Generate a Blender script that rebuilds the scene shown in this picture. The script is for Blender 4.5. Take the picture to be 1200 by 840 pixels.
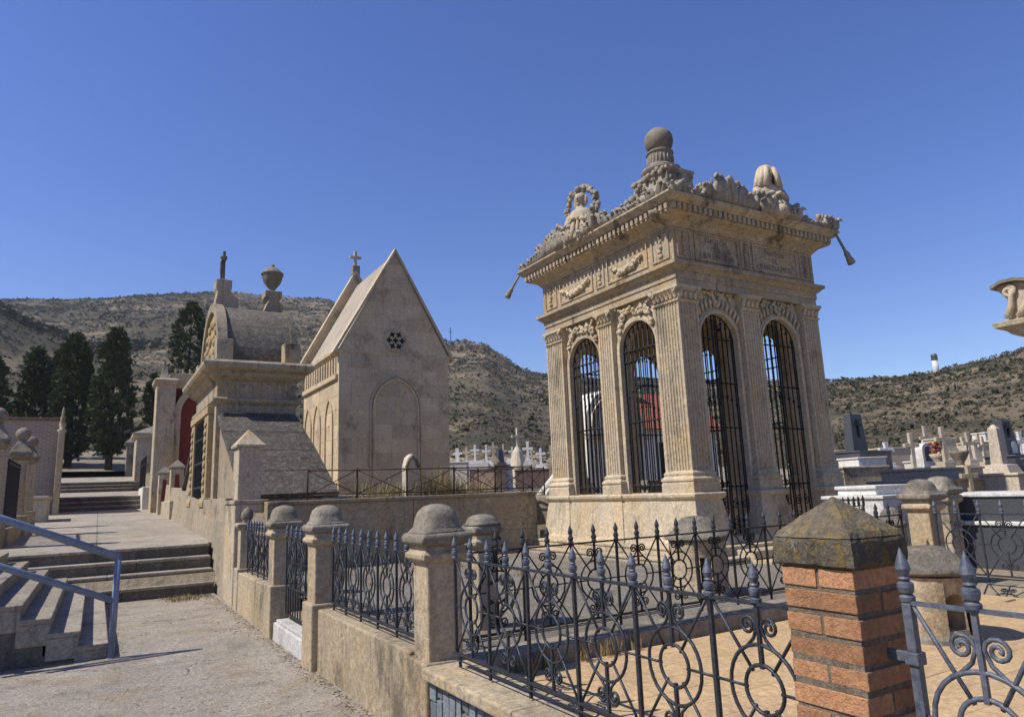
import bpy, math, random
import numpy as np
from mathutils import Vector, Matrix, noise
R = math.radians
random.seed(7)
for _o in list(bpy.data.objects): bpy.data.objects.remove(_o)
scene = bpy.context.scene
COL = scene.collection

# ---------------------------------------------------------------- camera
YAW, PITCH, ROLL, FOCAL = 30.90, 10.81, -2.242, 810.0
cam_d = bpy.data.cameras.new('camera'); cam = bpy.data.objects.new('camera', cam_d); COL.objects.link(cam)
cam_d.sensor_width = 36; cam_d.lens = FOCAL / 1200 * 36; cam_d.clip_start = .05; cam_d.clip_end = 3000
_y, _p, _r = R(YAW), R(PITCH), R(ROLL)
_f = Vector((math.sin(_y)*math.cos(_p), math.cos(_y)*math.cos(_p), math.sin(_p)))
_rt = Vector((math.cos(_y), -math.sin(_y), 0)); _up = _rt.cross(_f)
_r2 = _rt*math.cos(_r) + _up*math.sin(_r); _u2 = -_rt*math.sin(_r) + _up*math.cos(_r)
cam.matrix_world = Matrix(((_r2.x, _u2.x, -_f.x, 0), (_r2.y, _u2.y, -_f.y, 0), (_r2.z, _u2.z, -_f.z, 1.65), (0, 0, 0, 1)))
scene.camera = cam

# ---------------------------------------------------------------- light
SUN_EL, SUN_AZ = 51.0, -79.0          # azimuth clockwise from +Y
wd = bpy.data.worlds.new('World'); scene.world = wd; wd.use_nodes = True
wn = wd.node_tree.nodes; wl = wd.node_tree.links
bg = wn['Background']; sky = wn.new('ShaderNodeTexSky'); sky.sky_type = 'NISHITA'; sky.sun_disc = False
sky.sun_elevation = R(SUN_EL); sky.sun_rotation = R(SUN_AZ); sky.altitude = 0; sky.air_density = 1.0; sky.dust_density = 0.05; sky.ozone_density = 4.0
hs = wn.new('ShaderNodeHueSaturation'); hs.inputs['Saturation'].default_value = 1.22; hs.inputs['Hue'].default_value = .519; wl.new(sky.outputs[0], hs.inputs['Color'])
wl.new(hs.outputs[0], bg.inputs[0]); bg.inputs[1].default_value = 0.118
sd = bpy.data.lights.new('sun', 'SUN'); so = bpy.data.objects.new('sun', sd); COL.objects.link(so)
sd.energy = 4.4; sd.angle = R(.53); sd.color = (1, .95, .87)
_s = Vector((math.sin(R(SUN_AZ))*math.cos(R(SUN_EL)), math.cos(R(SUN_AZ))*math.cos(R(SUN_EL)), math.sin(R(SUN_EL))))
so.rotation_euler = _s.to_track_quat('Z', 'Y').to_euler(); so.location = (-20, 0, 40)
scene.view_settings.view_transform = 'Standard'; scene.view_settings.look = 'None'
scene.view_settings.exposure = 0.35; scene.view_settings.gamma = 1
scene.view_settings.use_curve_mapping = False

# ---------------------------------------------------------------- materials
def newmat(name):
    m = bpy.data.materials.new(name); m.use_nodes = True
    nt = m.node_tree; return m, nt, nt.nodes, nt.links, nt.nodes['Principled BSDF']
def rgba(c): return (c[0], c[1], c[2], 1)
def noise_node(n, l, vec, scale, detail=6, rough=.6):
    t = n.new('ShaderNodeTexNoise'); t.inputs['Scale'].default_value = scale; t.inputs['Detail'].default_value = detail
    t.inputs['Roughness'].default_value = rough; l.new(vec, t.inputs['Vector']); return t.outputs['Fac']
def ramp(n, l, fac, a, b):
    t = n.new('ShaderNodeMapRange'); t.inputs[1].default_value = a; t.inputs[2].default_value = b; t.clamp = True
    l.new(fac, t.inputs[0]); return t.outputs[0]
def mix(n, l, fac, a, b, mode='MIX'):
    t = n.new('ShaderNodeMix'); t.data_type = 'RGBA'; t.blend_type = mode
    if isinstance(fac, float): t.inputs[0].default_value = fac
    else: l.new(fac, t.inputs[0])
    for i, c in ((6, a), (7, b)):
        if isinstance(c, tuple): t.inputs[i].default_value = rgba(c)
        else: l.new(c, t.inputs[i])
    return t.outputs[2]
def scaled(n, l, vec, s):
    t = n.new('ShaderNodeVectorMath'); t.operation = 'MULTIPLY'; l.new(vec, t.inputs[0]); t.inputs[1].default_value = s; return t.outputs[0]
def bump(n, l, b, h, strength, dist):
    t = n.new('ShaderNodeBump'); t.inputs['Strength'].default_value = strength; t.inputs['Distance'].default_value = dist
    l.new(h, t.inputs['Height']); l.new(t.outputs[0], b.inputs['Normal'])
def math2(n, l, op, a, b):
    t = n.new('ShaderNodeMath'); t.operation = op
    for i, c in enumerate((a, b)):
        if isinstance(c, (int, float)): t.inputs[i].default_value = c
        else: l.new(c, t.inputs[i])
    return t.outputs[0]

def stone(name, c1, c2, stain=(.06, .05, .04), amt=.5, lichen=None, lam=.5, scale=1.0, bs=.35, rough=.9, rnd=.12, warm=None, cracks=0.0):
    """weathered stone: tone patches, warm patches, bleached patches, dark crust, vertical drips, specks, grain"""
    m, nt, n, l, b = newmat(name)
    pos = n.new('ShaderNodeNewGeometry').outputs['Position']
    oi = n.new('ShaderNodeObjectInfo').outputs['Random']
    def grey(f, a, b_, lo, hi):
        t = n.new('ShaderNodeMapRange'); t.inputs[1].default_value = a; t.inputs[2].default_value = b_; t.inputs[3].default_value = lo; t.inputs[4].default_value = hi; l.new(f, t.inputs[0])
        c = n.new('ShaderNodeCombineColor')
        for k in range(3): l.new(t.outputs[0], c.inputs[k])
        return c.outputs[0]
    def layer(col, f, a, b_, k, c): return mix(n, l, math2(n, l, 'MULTIPLY', ramp(n, l, f, a, b_), k), col, c)
    big = noise_node(n, l, pos, .9*scale, 8, .65)
    col = mix(n, l, ramp(n, l, big, .38, .62), c1, c2)
    if warm: col = layer(col, noise_node(n, l, scaled(n, l, pos, (1, 1, .6)), 1.7*scale, 5, .6), .5, .66, .75, warm)
    pale = tuple(min(.8, x*1.28) for x in c1)
    col = layer(col, noise_node(n, l, pos, 3.3*scale, 9, .72), .56, .66, min(.7, amt), pale)
    fine = noise_node(n, l, pos, 22*scale, 6, .7)
    col = mix(n, l, 1.0, col, grey(fine, .28, .72, .62, 1.28), 'MULTIPLY')
    if amt > 0:
        crust = noise_node(n, l, scaled(n, l, pos, (1.15, 1.15, .75)), 1.25*scale, 11, .74)
        col = layer(col, crust, .535, .63, amt, stain)
        drip = noise_node(n, l, scaled(n, l, pos, (8, 8, .55)), 1.0*scale, 6, .7)
        col = layer(col, drip, .55, .7, amt*.75, stain)
        col = layer(col, noise_node(n, l, pos, 6.5*scale, 9, .76), .57, .66, amt*.75, stain)
        col = layer(col, noise_node(n, l, pos, 48*scale, 4, .7), .6, .68, min(.75, amt), stain)
    if lichen:
        col = layer(col, noise_node(n, l, pos, 9*scale, 7, .74), .51, .58, lam, lichen)
        col = layer(col, noise_node(n, l, pos, 26*scale, 6, .74), .585, .64, lam, (.42, .4, .34))
        col = layer(col, noise_node(n, l, pos, 34*scale, 5, .72), .6, .66, lam, (.035, .032, .028))
    if cracks:
        w = n.new('ShaderNodeTexNoise'); w.inputs['Scale'].default_value = 1.6; w.inputs['Detail'].default_value = 6; l.new(pos, w.inputs['Vector'])
        v = n.new('ShaderNodeVectorMath'); v.operation = 'MULTIPLY_ADD'; l.new(w.outputs['Color'], v.inputs[0]); v.inputs[1].default_value = (.9, .9, 0); l.new(pos, v.inputs[2])
        vo = n.new('ShaderNodeTexVoronoi'); vo.feature = 'DISTANCE_TO_EDGE'; vo.inputs['Scale'].default_value = .42; l.new(v.outputs[0], vo.inputs['Vector'])
        ck = n.new('ShaderNodeMapRange'); ck.inputs[1].default_value = .0; ck.inputs[2].default_value = .0055; ck.inputs[3].default_value = cracks; ck.inputs[4].default_value = 0; l.new(vo.outputs['Distance'], ck.inputs[0])
        ckm = math2(n, l, 'MULTIPLY', ck.outputs[0], ramp(n, l, noise_node(n, l, pos, .7, 4, .6), .44, .56))
        col = mix(n, l, ckm, col, (.07, .06, .048))
    col = mix(n, l, 1.0, col, grey(oi, 0, 1, 1-rnd, 1+rnd), 'MULTIPLY')
    l.new(col, b.inputs['Base Color']); b.inputs['Roughness'].default_value = rough
    b.inputs['Specular IOR Level'].default_value = .2
    grain = noise_node(n, l, pos, 60*scale, 5, .75)
    h = math2(n, l, 'ADD', math2(n, l, 'MULTIPLY', fine, 1.0), math2(n, l, 'MULTIPLY', grain, .6))
    h = math2(n, l, 'ADD', h, math2(n, l, 'MULTIPLY', noise_node(n, l, pos, 6*scale, 6, .7), 1.4))
    bump(n, l, b, h, min(1.0, bs*1.5), .025)
    return m

def plain(name, c1, c2=None, rough=.6, metal=0.0, sc=30, bs=.1, spec=.4):
    m, nt, n, l, b = newmat(name); c2 = c2 or tuple(x*.7 for x in c1)
    pos = n.new('ShaderNodeNewGeometry').outputs['Position']
    f = noise_node(n, l, pos, sc, 6, .7)
    col = mix(n, l, ramp(n, l, f, .38, .64), c1, c2)
    l.new(col, b.inputs['Base Color']); b.inputs['Roughness'].default_value = rough; b.inputs['Metallic'].default_value = metal
    b.inputs['Specular IOR Level'].default_value = spec
    bump(n, l, b, noise_node(n, l, pos, sc*2.5, 5, .7), bs, .01)
    return m

M = {}
M['pav'] = stone('pavilion_limestone', (.58, .475, .325), (.49, .41, .29), (.15, .125, .095), .58, warm=(.57, .415, .225))
M['pavtop'] = stone('grimy_entablature_limestone', (.5, .405, .275), (.39, .32, .225), (.075, .062, .05), .85, warm=(.5, .35, .18))
M['pavdark'] = stone('weathered_limestone', (.4, .345, .265), (.28, .245, .195), (.08, .07, .06), .75, lichen=(.25, .2, .11), lam=.35)
M['statue'] = stone('carved_ochre_stone', (.6, .49, .34), (.5, .42, .3), (.16, .13, .1), .45, scale=2)
M['post'] = stone('post_sandstone', (.46, .37, .245), (.37, .30, .205), (.11, .09, .07), .65, warm=(.45, .325, .18))
M['cap'] = stone('post_cap_stone', (.3, .26, .2), (.21, .185, .145), (.065, .058, .05), .7, lichen=(.24, .19, .11), lam=.4)
M['lichencap'] = stone('lichen_capstone', (.27, .225, .15), (.17, .145, .105), (.035, .032, .028), .95, lichen=(.32, .215, .06), lam=.75, scale=1.8, bs=.8)
M['lichenpyramid'] = stone('pale_lichen_pyramid', (.38, .31, .2), (.27, .225, .15), (.08, .07, .055), .6, lichen=(.42, .29, .09), lam=.65, scale=1.9, bs=.8)
M['mossdome'] = stone('rough_dome_stone', (.33, .29, .22), (.2, .175, .14), (.06, .055, .045), .7, lichen=(.3, .25, .16), lam=.5, scale=2.2, bs=.9)
M['wallstone'] = stone('fence_wall_render', (.46, .37, .24), (.37, .30, .2), (.12, .1, .075), .8, warm=(.46, .33, .17))
M['backwall'] = stone('retaining_wall_render', (.36, .295, .2), (.28, .235, .165), (.08, .07, .058), .8, warm=(.38, .27, .14))
M['chapel'] = stone('chapel_ashlar', (.6, .475, .305), (.5, .4, .265), (.21, .165, .115), .62, rnd=.13, warm=(.56, .4, .22))
M['mortar'] = stone('mortar', (.4, .34, .26), (.34, .29, .22), amt=.3)
M['mon'] = stone('monument_stone', (.5, .415, .295), (.4, .335, .24), (.1, .085, .07), .7, warm=(.5, .36, .18))
M['gold'] = stone('ochre_carved_stone', (.43, .32, .17), (.37, .285, .165), (.14, .1, .06), .35)
M['tomb'] = stone('dark_weathered_tomb_stone', (.4, .33, .235), (.31, .26, .185), (.085, .072, .058), .85, warm=(.42, .3, .16))
M['barrel'] = stone('lichened_vault_stone', (.17, .148, .112), (.11, .098, .078), (.04, .036, .03), .75, lichen=(.27, .24, .18), lam=.55, scale=1.3)
M['slab'] = stone('grey_lichened_slab', (.115, .1, .078), (.075, .067, .054), (.036, .032, .028), .75, lichen=(.2, .175, .13), lam=.65, scale=1.2, bs=.6)
M['path'] = stone('path_concrete', (.44, .385, .305), (.36, .315, .25), (.2, .175, .145), .68, scale=1.1, bs=.8, rnd=.05, warm=(.36, .285, .185), cracks=.9)
M['step'] = stone('step_stone', (.42, .365, .285), (.34, .295, .23), (.12, .105, .085), .75, bs=.6)
M['riser'] = stone('shade_toned_riser', (.2, .175, .14), (.14, .125, .1), (.06, .055, .05), .7, bs=.6)  # darker step stone: the shade on the risers is put into the colour
M['paver'] = stone('terrace_paver', (.53, .365, .19), (.47, .325, .175), (.34, .24, .14), .4, rnd=.05, bs=.2, scale=1.2)
M['plot'] = stone('gravelled_ground', (.30, .265, .21), (.23, .2, .16), (.14, .12, .09), .6, scale=1.6, bs=.9)
M['earth'] = stone('dry_earth', (.31, .25, .17), (.24, .2, .14), (.12, .11, .07), .5, scale=.4, bs=.8)
M['brick'] = stone('orange_brick', (.6, .30, .145), (.5, .25, .125), (.26, .15, .09), .3, rnd=.24, lichen=(.46, .3, .18), lam=.18, scale=2.5, bs=.5)
M['bmortar'] = stone('brick_mortar', (.36, .3, .22), (.25, .205, .15), (.05, .045, .04), .6, scale=3, bs=.8)
M['oldbrick'] = stone('old_brick', (.24, .165, .115), (.19, .135, .1), (.1, .08, .06), .4, rnd=.2)
M['slate'] = stone('slate_slab', (.24, .275, .295), (.16, .185, .205), (.2, .15, .09), .45, rnd=.25, scale=2)
M['white'] = stone('white_marble', (.74, .72, .67), (.66, .63, .57), (.4, .37, .32), .35, bs=.12, rough=.6)
M['cream'] = stone('cream_stone', (.56, .48, .36), (.5, .42, .31), (.26, .22, .17), .4, bs=.2)
M['limewash'] = stone('whitewash', (.72, .69, .62), (.64, .6, .53), (.42, .38, .3), .35, bs=.2)
M['granite'] = plain('grey_granite', (.085, .088, .094), (.04, .042, .046), .4, sc=60, bs=.02)
M['redwall'] = stone('red_wash_wall', (.22, .05, .04), (.17, .042, .036), (.1, .05, .04), .4)
M['roofred'] = stone('red_roof', (.36, .13, .075), (.3, .11, .07), (.15, .08, .06), .4)
M['iron'] = plain('blue_black_iron', (.026, .029, .036), (.055, .06, .07), .5, .35, sc=45, bs=.15)
M['ironblue'] = plain('worn_blue_iron', (.07, .083, .115), (.16, .17, .19), .55, .3, sc=35, bs=.25)
M['rustflake'] = plain('flaking_rust', (.12, .06, .035), (.07, .05, .045), .85, .1, sc=30)
M['blackiron'] = plain('black_iron', (.012, .012, .013), (.028, .026, .025), .55, .3, sc=40)
M['rust'] = plain('rusty_iron', (.09, .045, .03), (.05, .03, .025), .8, .2, sc=40)
M['bluepaint'] = plain('blue_grey_paint', (.21, .26, .345), (.15, .175, .225), .5, 0, sc=9, bs=.15)
M['dark'] = plain('dark_void_paint', (.012, .011, .01), (.02, .018, .016), .9)
M['bark'] = stone('bark', (.1, .075, .055), (.06, .048, .038), amt=.3, scale=3)
M['flower'] = plain('red_flowers', (.3, .03, .03), (.12, .1, .03), .7, sc=25)
M['tile'] = stone('terracotta', (.4, .2, .1), (.32, .16, .09), (.15, .1, .07), .5)

def farbrick():
    m, nt, n, l, b = newmat('far_brickwork'); pos = n.new('ShaderNodeNewGeometry').outputs['Position']
    sp = n.new('ShaderNodeSeparateXYZ'); l.new(pos, sp.inputs[0]); cb = n.new('ShaderNodeCombineXYZ'); l.new(math2(n, l, 'ADD', sp.outputs[0], sp.outputs[1]), cb.inputs[0]); l.new(sp.outputs[2], cb.inputs[1])
    t = n.new('ShaderNodeTexBrick'); l.new(cb.outputs[0], t.inputs['Vector']); t.inputs['Scale'].default_value = 1; t.inputs['Brick Width'].default_value = .25; t.inputs['Row Height'].default_value = .075; t.inputs['Mortar Size'].default_value = .012
    t.inputs['Color1'].default_value = (.3, .225, .17, 1); t.inputs['Color2'].default_value = (.23, .175, .135, 1); t.inputs['Mortar'].default_value = (.4, .35, .29, 1)
    l.new(t.outputs['Color'], b.inputs['Base Color']); b.inputs['Roughness'].default_value = .9; bump(n, l, b, t.outputs['Fac'], -.5, .01); return m
M['farbrick'] = farbrick()
M['tanroof'] = stone('tan_roof_slabs', (.42, .31, .19), (.36, .27, .17), (.2, .15, .1), .5)
def foliage(name, a, b, c, sc=1.2):
    m, nt, n, l, bs = newmat(name)
    pos = n.new('ShaderNodeNewGeometry').outputs['Position']
    col = mix(n, l, ramp(n, l, noise_node(n, l, pos, sc, 4, .6), .35, .65), a, b)
    col = mix(n, l, math2(n, l, 'MULTIPLY', ramp(n, l, noise_node(n, l, pos, sc*7, 3, .6), .45, .7), .6), col, c)
    l.new(col, bs.inputs['Base Color']); bs.inputs['Roughness'].default_value = .8; bs.inputs['Specular IOR Level'].default_value = .15
    return m
M['cypress'] = foliage('cypress_foliage', (.055, .075, .032), (.085, .105, .044), (.14, .145, .065))
M['scrub'] = foliage('scrub_foliage', (.062, .064, .033), (.085, .08, .044), (.12, .105, .06), .35)
M['scrub2'] = foliage('grey_scrub', (.085, .078, .05), (.115, .095, .06), (.16, .13, .085), .35)
M['threshold'] = stone('worn_marble', (.52, .5, .46), (.44, .42, .38), (.25, .22, .18), .5)
M['straw'] = plain('dry_grass', (.34, .26, .13), (.2, .17, .08), .9, sc=9)

def hill_mat():
    m, nt, n, l, b = newmat('hillside_soil')
    pos = n.new('ShaderNodeNewGeometry').outputs['Position']
    c = mix(n, l, ramp(n, l, noise_node(n, l, pos, .02, 8, .65), .4, .6), (.105, .086, .06), (.085, .075, .05))
    c = mix(n, l, ramp(n, l, noise_node(n, l, pos, .12, 8, .7), .42, .62), c, (.06, .058, .035))
    c = mix(n, l, math2(n, l, 'MULTIPLY', ramp(n, l, noise_node(n, l, pos, .055, 9, .72), .52, .6), .85), c, (.25, .19, .125))
    c = mix(n, l, ramp(n, l, noise_node(n, l, pos, .6, 6, .7), .5, .7), c, (.065, .06, .036))
    sx = n.new('ShaderNodeSeparateXYZ'); l.new(pos, sx.inputs[0])                 # drier, sandier ground on the eastern slope
    c = mix(n, l, math2(n, l, 'MULTIPLY', math2(n, l, 'MULTIPLY', ramp(n, l, sx.outputs[0], 45, 110), ramp(n, l, noise_node(n, l, pos, .09, 8, .7), .42, .56)), .8), c, (.27, .205, .13))
    l.new(c, b.inputs['Base Color']); b.inputs['Roughness'].default_value = .95; b.inputs['Specular IOR Level'].default_value = .1
    bump(n, l, b, noise_node(n, l, pos, .5, 8, .75), .8, .7)
    return m
M['hill'] = hill_mat()

# ---------------------------------------------------------------- mesh helpers
class MB:
    def __init__(s): s.v = []; s.f = []
    def add(s, vs, fs):
        k = len(s.v); s.v += [tuple(x) for x in vs]; s.f += [tuple(i+k for i in f) for f in fs]; return s
    def box(s, x0, x1, y0, y1, z0, z1):
        return s.add([(x0,y0,z0),(x1,y0,z0),(x1,y1,z0),(x0,y1,z0),(x0,y0,z1),(x1,y0,z1),(x1,y1,z1),(x0,y1,z1)],
                     [(0,3,2,1),(4,5,6,7),(0,1,5,4),(1,2,6,5),(2,3,7,6),(3,0,4,7)])
    def prism(s, pts, a, b, axis='z'):
        n = len(pts)
        def mk(p, h): return (p[0], p[1], h) if axis == 'z' else ((p[0], h, p[1]) if axis == 'y' else (h, p[0], p[1]))
        vs = [mk(p, a) for p in pts] + [mk(p, b) for p in pts]
        return s.add(vs, [tuple(range(n))[::-1], tuple(range(n, 2*n))] + [(i, (i+1) % n, n+(i+1) % n, n+i) for i in range(n)])
    def rings(s, rs, close=True, caps=True):
        n = len(rs[0]); k = []
        for i in range(len(rs)-1):
            for j in range(n if close else n-1):
                k.append((i*n+j, i*n+(j+1) % n, (i+1)*n+(j+1) % n, (i+1)*n+j))
        if caps: k += [tuple(range(n))[::-1], tuple(range((len(rs)-1)*n, len(rs)*n))]
        return s.add([p for r in rs for p in r], k)
    def lathe(s, prof, cx=0, cy=0, n=20):
        return s.rings([[(cx+max(r, 1e-4)*math.cos(2*math.pi*j/n), cy+max(r, 1e-4)*math.sin(2*math.pi*j/n), z) for j in range(n)] for r, z in prof])
    def sweep(s, x0, x1, y0, y1, prof):
        return s.rings([[(x0-o, y0-o, z), (x1+o, y0-o, z), (x1+o, y1+o, z), (x0-o, y1+o, z)] for o, z in prof])
    def tube(s, pts, r, n=6, closed=False):
        P = [Vector(p) for p in pts]; m = len(P); rs = []
        up = None
        for i in range(m):
            a = P[i-1] if (closed or i > 0) else P[i]; b = P[(i+1) % m] if (closed or i < m-1) else P[i]
            t = (b-a).normalized()
            if up is None:
                up = Vector((0, 0, 1)) if abs(t.z) < .9 else Vector((0, 1, 0))
            u = (up - t*up.dot(t)).normalized(); w = t.cross(u); up = u
            rr = r[i] if isinstance(r, (list, tuple)) else r
            rs.append([P[i] + u*rr*math.cos(2*math.pi*j/n) + w*rr*math.sin(2*math.pi*j/n) for j in range(n)])
        if closed: rs.append(rs[0]); return s.rings(rs, True, False)
        return s.rings(rs)
    def blob(s, c, r, nu=9, nv=6, rot=None, jit=0):
        rs = []
        if not isinstance(r, (list, tuple)): r = (r, r, r)
        for i in range(nv+1):
            t = math.pi*i/nv; row = []
            for j in range(nu):
                a = 2*math.pi*j/nu
                k = 1+random.uniform(-jit, jit)
                p = Vector((r[0]*max(math.sin(t), .02)*math.cos(a), r[1]*max(math.sin(t), .02)*math.sin(a), -r[2]*math.cos(t)))*k
                if rot: p = rot @ p
                row.append(Vector(c)+p)
            rs.append(row)
        return s.rings(rs)

LOC = {}
def mesh(name, mb, mat, smooth=False, off=(0, 0, 0)):
    me = bpy.data.meshes.new(name)
    v = mb.v if off == (0, 0, 0) else [(a-off[0], b-off[1], c-off[2]) for a, b, c in mb.v]
    me.from_pydata(v, [], mb.f)
    if mat: me.materials.append(M[mat] if isinstance(mat, str) else mat)
    if smooth: me.polygons.foreach_set('use_smooth', [True]*len(me.polygons))
    me.update(); return me
def put(name, me, parent=None, loc=(0, 0, 0), rot=(0, 0, 0), scale=None):
    o = bpy.data.objects.new(name, me); COL.objects.link(o); o.location = loc; o.rotation_euler = rot
    if scale: o.scale = scale
    if parent: o.parent = parent
    return o
def build(name, mb, mat, parent=None, smooth=False, bevel=0, local=False):
    """mesh in world coordinates (or the parent's own when local), linked under its parent"""
    off = (0, 0, 0) if (parent is None or local) else LOC.get(parent.name, (0, 0, 0))
    if parent is None:                       # origin at the middle of its foot
        xs = [p[0] for p in mb.v]; ys = [p[1] for p in mb.v]; zs = [p[2] for p in mb.v]
        off = ((min(xs)+max(xs))/2, (min(ys)+max(ys))/2, min(zs))
        o = put(name, mesh(name, mb, mat, smooth, off)); o.location = off
    else:
        o = put(name, mesh(name, mb, mat, smooth, off), parent)
    LOC[o.name] = off
    if bevel:
        b = o.modifiers.new('Bevel', 'BEVEL'); b.width = bevel; b.segments = 2; b.limit_method = 'ANGLE'; b.angle_limit = R(35)
    if smooth == 'auto': pass
    return o
def tag(o, label, cat, group=None):
    o['label'] = label; o['category'] = cat
    if group: o['group'] = group
    return o
def thing(name, label, cat, loc, rz=0, group=None):
    o = bpy.data.objects.new(name, None); COL.objects.link(o); o.location = loc; o.rotation_euler = (0, 0, rz); o.empty_display_size = .2
    LOC[o.name] = tuple(loc); return tag(o, label, cat, group)
def struct(o): o['kind'] = 'structure'; return o
def stuff(o): o['kind'] = 'stuff'; return o
def rock(mb, amt, sc=3.0):
    """hand-worn unevenness"""
    mb.v = [tuple(Vector(p) + noise.noise_vector(Vector(p)*sc)*amt) for p in mb.v]; return mb
# ---------------------------------------------------------------- terrain
def interp(x, tab):
    if x <= tab[0][0]: return tab[0][1]
    for (a, b), (c, d) in zip(tab, tab[1:]):
        if x <= c: return b+(d-b)*(x-a)/(c-a)
    return tab[-1][1]
RIDGE = [(-180, 5), (-60, 10), (-20, 13), (-6.6, 13.85), (-2.7, 14.25), (1.6, 15.05), (6.6, 15.8), (10, 15.85), (15.7, 15.75), (20, 13.9), (25.7, 12.35), (27.2, 12.5), (28.8, 12.2), (29.9, 11.4), (31.6, 10.1), (33.7, 9.4), (38, 8.8), (48, 8), (55.5, 7.4), (60.6, 7.05), (62.7, 7.25), (65.4, 7.65), (67.9, 8.1), (75, 9), (90, 8.5), (130, 5), (180, 5)]
DIST = [(-180, 300), (-20, 420), (18, 420), (25, 330), (34, 290), (45, 240), (56, 185), (70, 165), (90, 200), (180, 300)]
SPUR = [(-30, 13), (-6.5, 12.7), (-3.5, 11.8), (-.3, 10.4), (2.1, 7.0), (5, 4), (9, 1)]
Z50 = [(-180, 1), (-60, 3), (-10, 4), (3, 3.9), (12, 2.7), (25, 2.0), (45, 1.8), (70, 1.5), (180, 1)]
PATH = [(14.4, .86), (15.6, .86), (34, 1.5), (34.9, 2.08), (41, 2.4), (41.9, 2.9), (50, 3.7), (60, 5.2)]
def hill(x, y):
    r = math.hypot(x, y); az = math.degrees(math.atan2(x, y)); z50 = interp(az, Z50)
    D = interp(az, DIST); zr = 1.65 + D*math.tan(R(interp(az, RIDGE)))
    t = (r-50)/(D-50)
    if t < 0: return z50
    if t <= 1: z = z50+(zr-z50)*t**1.18
    else: z = zr - (r-D)*.12
    if az < 9 and az > -60:
        zc = 1.65+215*math.tan(R(interp(az, SPUR)))
        z = max(z, zc-((r-215)/34)**2*8) if abs(r-215) < 90 else z
    k = min(1, max(0, t*4))*min(1, abs(1-t)*3+.25)
    a = noise.fractal(Vector((x*.018, y*.018, .3)), 1.0, 2.1, 5)*r*.014 + noise.fractal(Vector((x*.09, y*.09, 2.3)), .8, 2.1, 4)*r*.0045
    return z + a*k
def sstep(a, b, x): t = min(1, max(0, (x-a)/(b-a))); return t*t*(3-2*t)
def ground_z(x, y):
    r = math.hypot(x, y)
    if r >= 50: return hill(x, y)
    az = math.degrees(math.atan2(x, y)); z50 = interp(az, Z50); f = min(1, max(0, (r-14)/36))
    if x < 2.07:
        if y < 14.5: z = -.12 if (x > -2 or y < 9.4) else .8
        else: z = interp(y, PATH)-(.5 if x > -2 and y < 48 else .06)
        return z
    hi = 1.45+(z50-1.45)*f
    lo = .3 if x < 8.6 else .42+(z50-.42)*min(1, max(0, (r-12)/38))
    if x < 8.6: return lo if y < 12.33 else hi
    return lo+(hi-lo)*sstep(9, 15, y)
XS = sorted(set([float(i) for i in range(-40, 46)]+[2.02, 2.12, -1.95, -2.05, 8.55, 8.65]))
YS = sorted(set([float(i) for i in range(-16, 63)]+[12.28, 12.38, 14.45, 14.55, 9.35, 9.45]))
mb = MB(); nx = len(XS)
mb.v = [(x, y, ground_z(x, y)+(noise.noise(Vector((x*.4, y*.4, 0)))*.05 if math.hypot(x, y) > 14 and x > 2.2 else 0)) for y in YS for x in XS]
mb.f = [(j*nx+i, j*nx+i+1, (j+1)*nx+i+1, (j+1)*nx+i) for j in range(len(YS)-1) for i in range(nx-1)]
struct(put('ground', mesh('ground', mb, 'earth', True)))
mb = MB(); rs = [46]
while rs[-1] < 900: rs.append(rs[-1]*1.045 if rs[-1] < 480 else rs[-1]*1.2)
azs = [-180+i*4 for i in range(38)] + [-28+i*.4 for i in range(276)] + [82.4+i*3.9 for i in range(26)]
na = len(azs)
for r in rs:
    for a in azs:
        x, y = r*math.sin(R(a)), r*math.cos(R(a)); mb.v.append((x, y, hill(x, y)-(.3 if r < 60 else 0)))
mb.f = [(j*na+i, (j+1)*na+i, (j+1)*na+(i+1) % na, j*na+(i+1) % na) for j in range(len(rs)-1) for i in range(na)]
struct(put('hillside', mesh('hillside', mb, 'hill', True)))

# scrub on the slopes: uncountable cover, two tints
def ico(sub=1):
    import bmesh
    bm = bmesh.new(); bmesh.ops.create_icosphere(bm, subdivisions=sub, radius=1); bm.verts.ensure_lookup_table()
    v = np.array([q.co[:] for q in bm.verts]); f = np.array([[q.index for q in k.verts] for k in bm.faces]); bm.free(); return v, f
def bushes(name, pts, mat, seed=1, nq=9):
    rng = np.random.default_rng(seed); P = np.array(pts); n = len(P); N = n*nq
    c = np.repeat(P[:, :3], nq, 0); r = np.repeat(P[:, 3], nq)[:, None]
    d = rng.normal(0, 1, (N, 3)); d /= np.linalg.norm(d, axis=1)[:, None]; d[:, 2] = np.abs(d[:, 2])*.8
    c = c+d*r*rng.uniform(.35, 1, (N, 1)); a = rng.normal(0, 1, (N, 3)); a /= np.linalg.norm(a, axis=1)[:, None]
    b = np.cross(a, rng.normal(0, 1, (N, 3))); b /= np.linalg.norm(b, axis=1)[:, None]; L = r*rng.uniform(.3, .6, (N, 1)); W = L*rng.uniform(.5, .9, (N, 1))
    V = np.stack([c-a*L, c+b*W, c+a*L, c-b*W], 1).reshape(-1, 3); F = np.arange(N*4, dtype='i4')
    me = bpy.data.meshes.new(name); me.vertices.add(len(V)); me.vertices.foreach_set('co', V.ravel()); me.loops.add(F.size); me.loops.foreach_set('vertex_index', F)
    me.polygons.add(N); me.polygons.foreach_set('loop_start', np.arange(0, F.size, 4, dtype='i4')); me.update(calc_edges=True); me.materials.append(M[mat]); return stuff(put(name, me))
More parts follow.
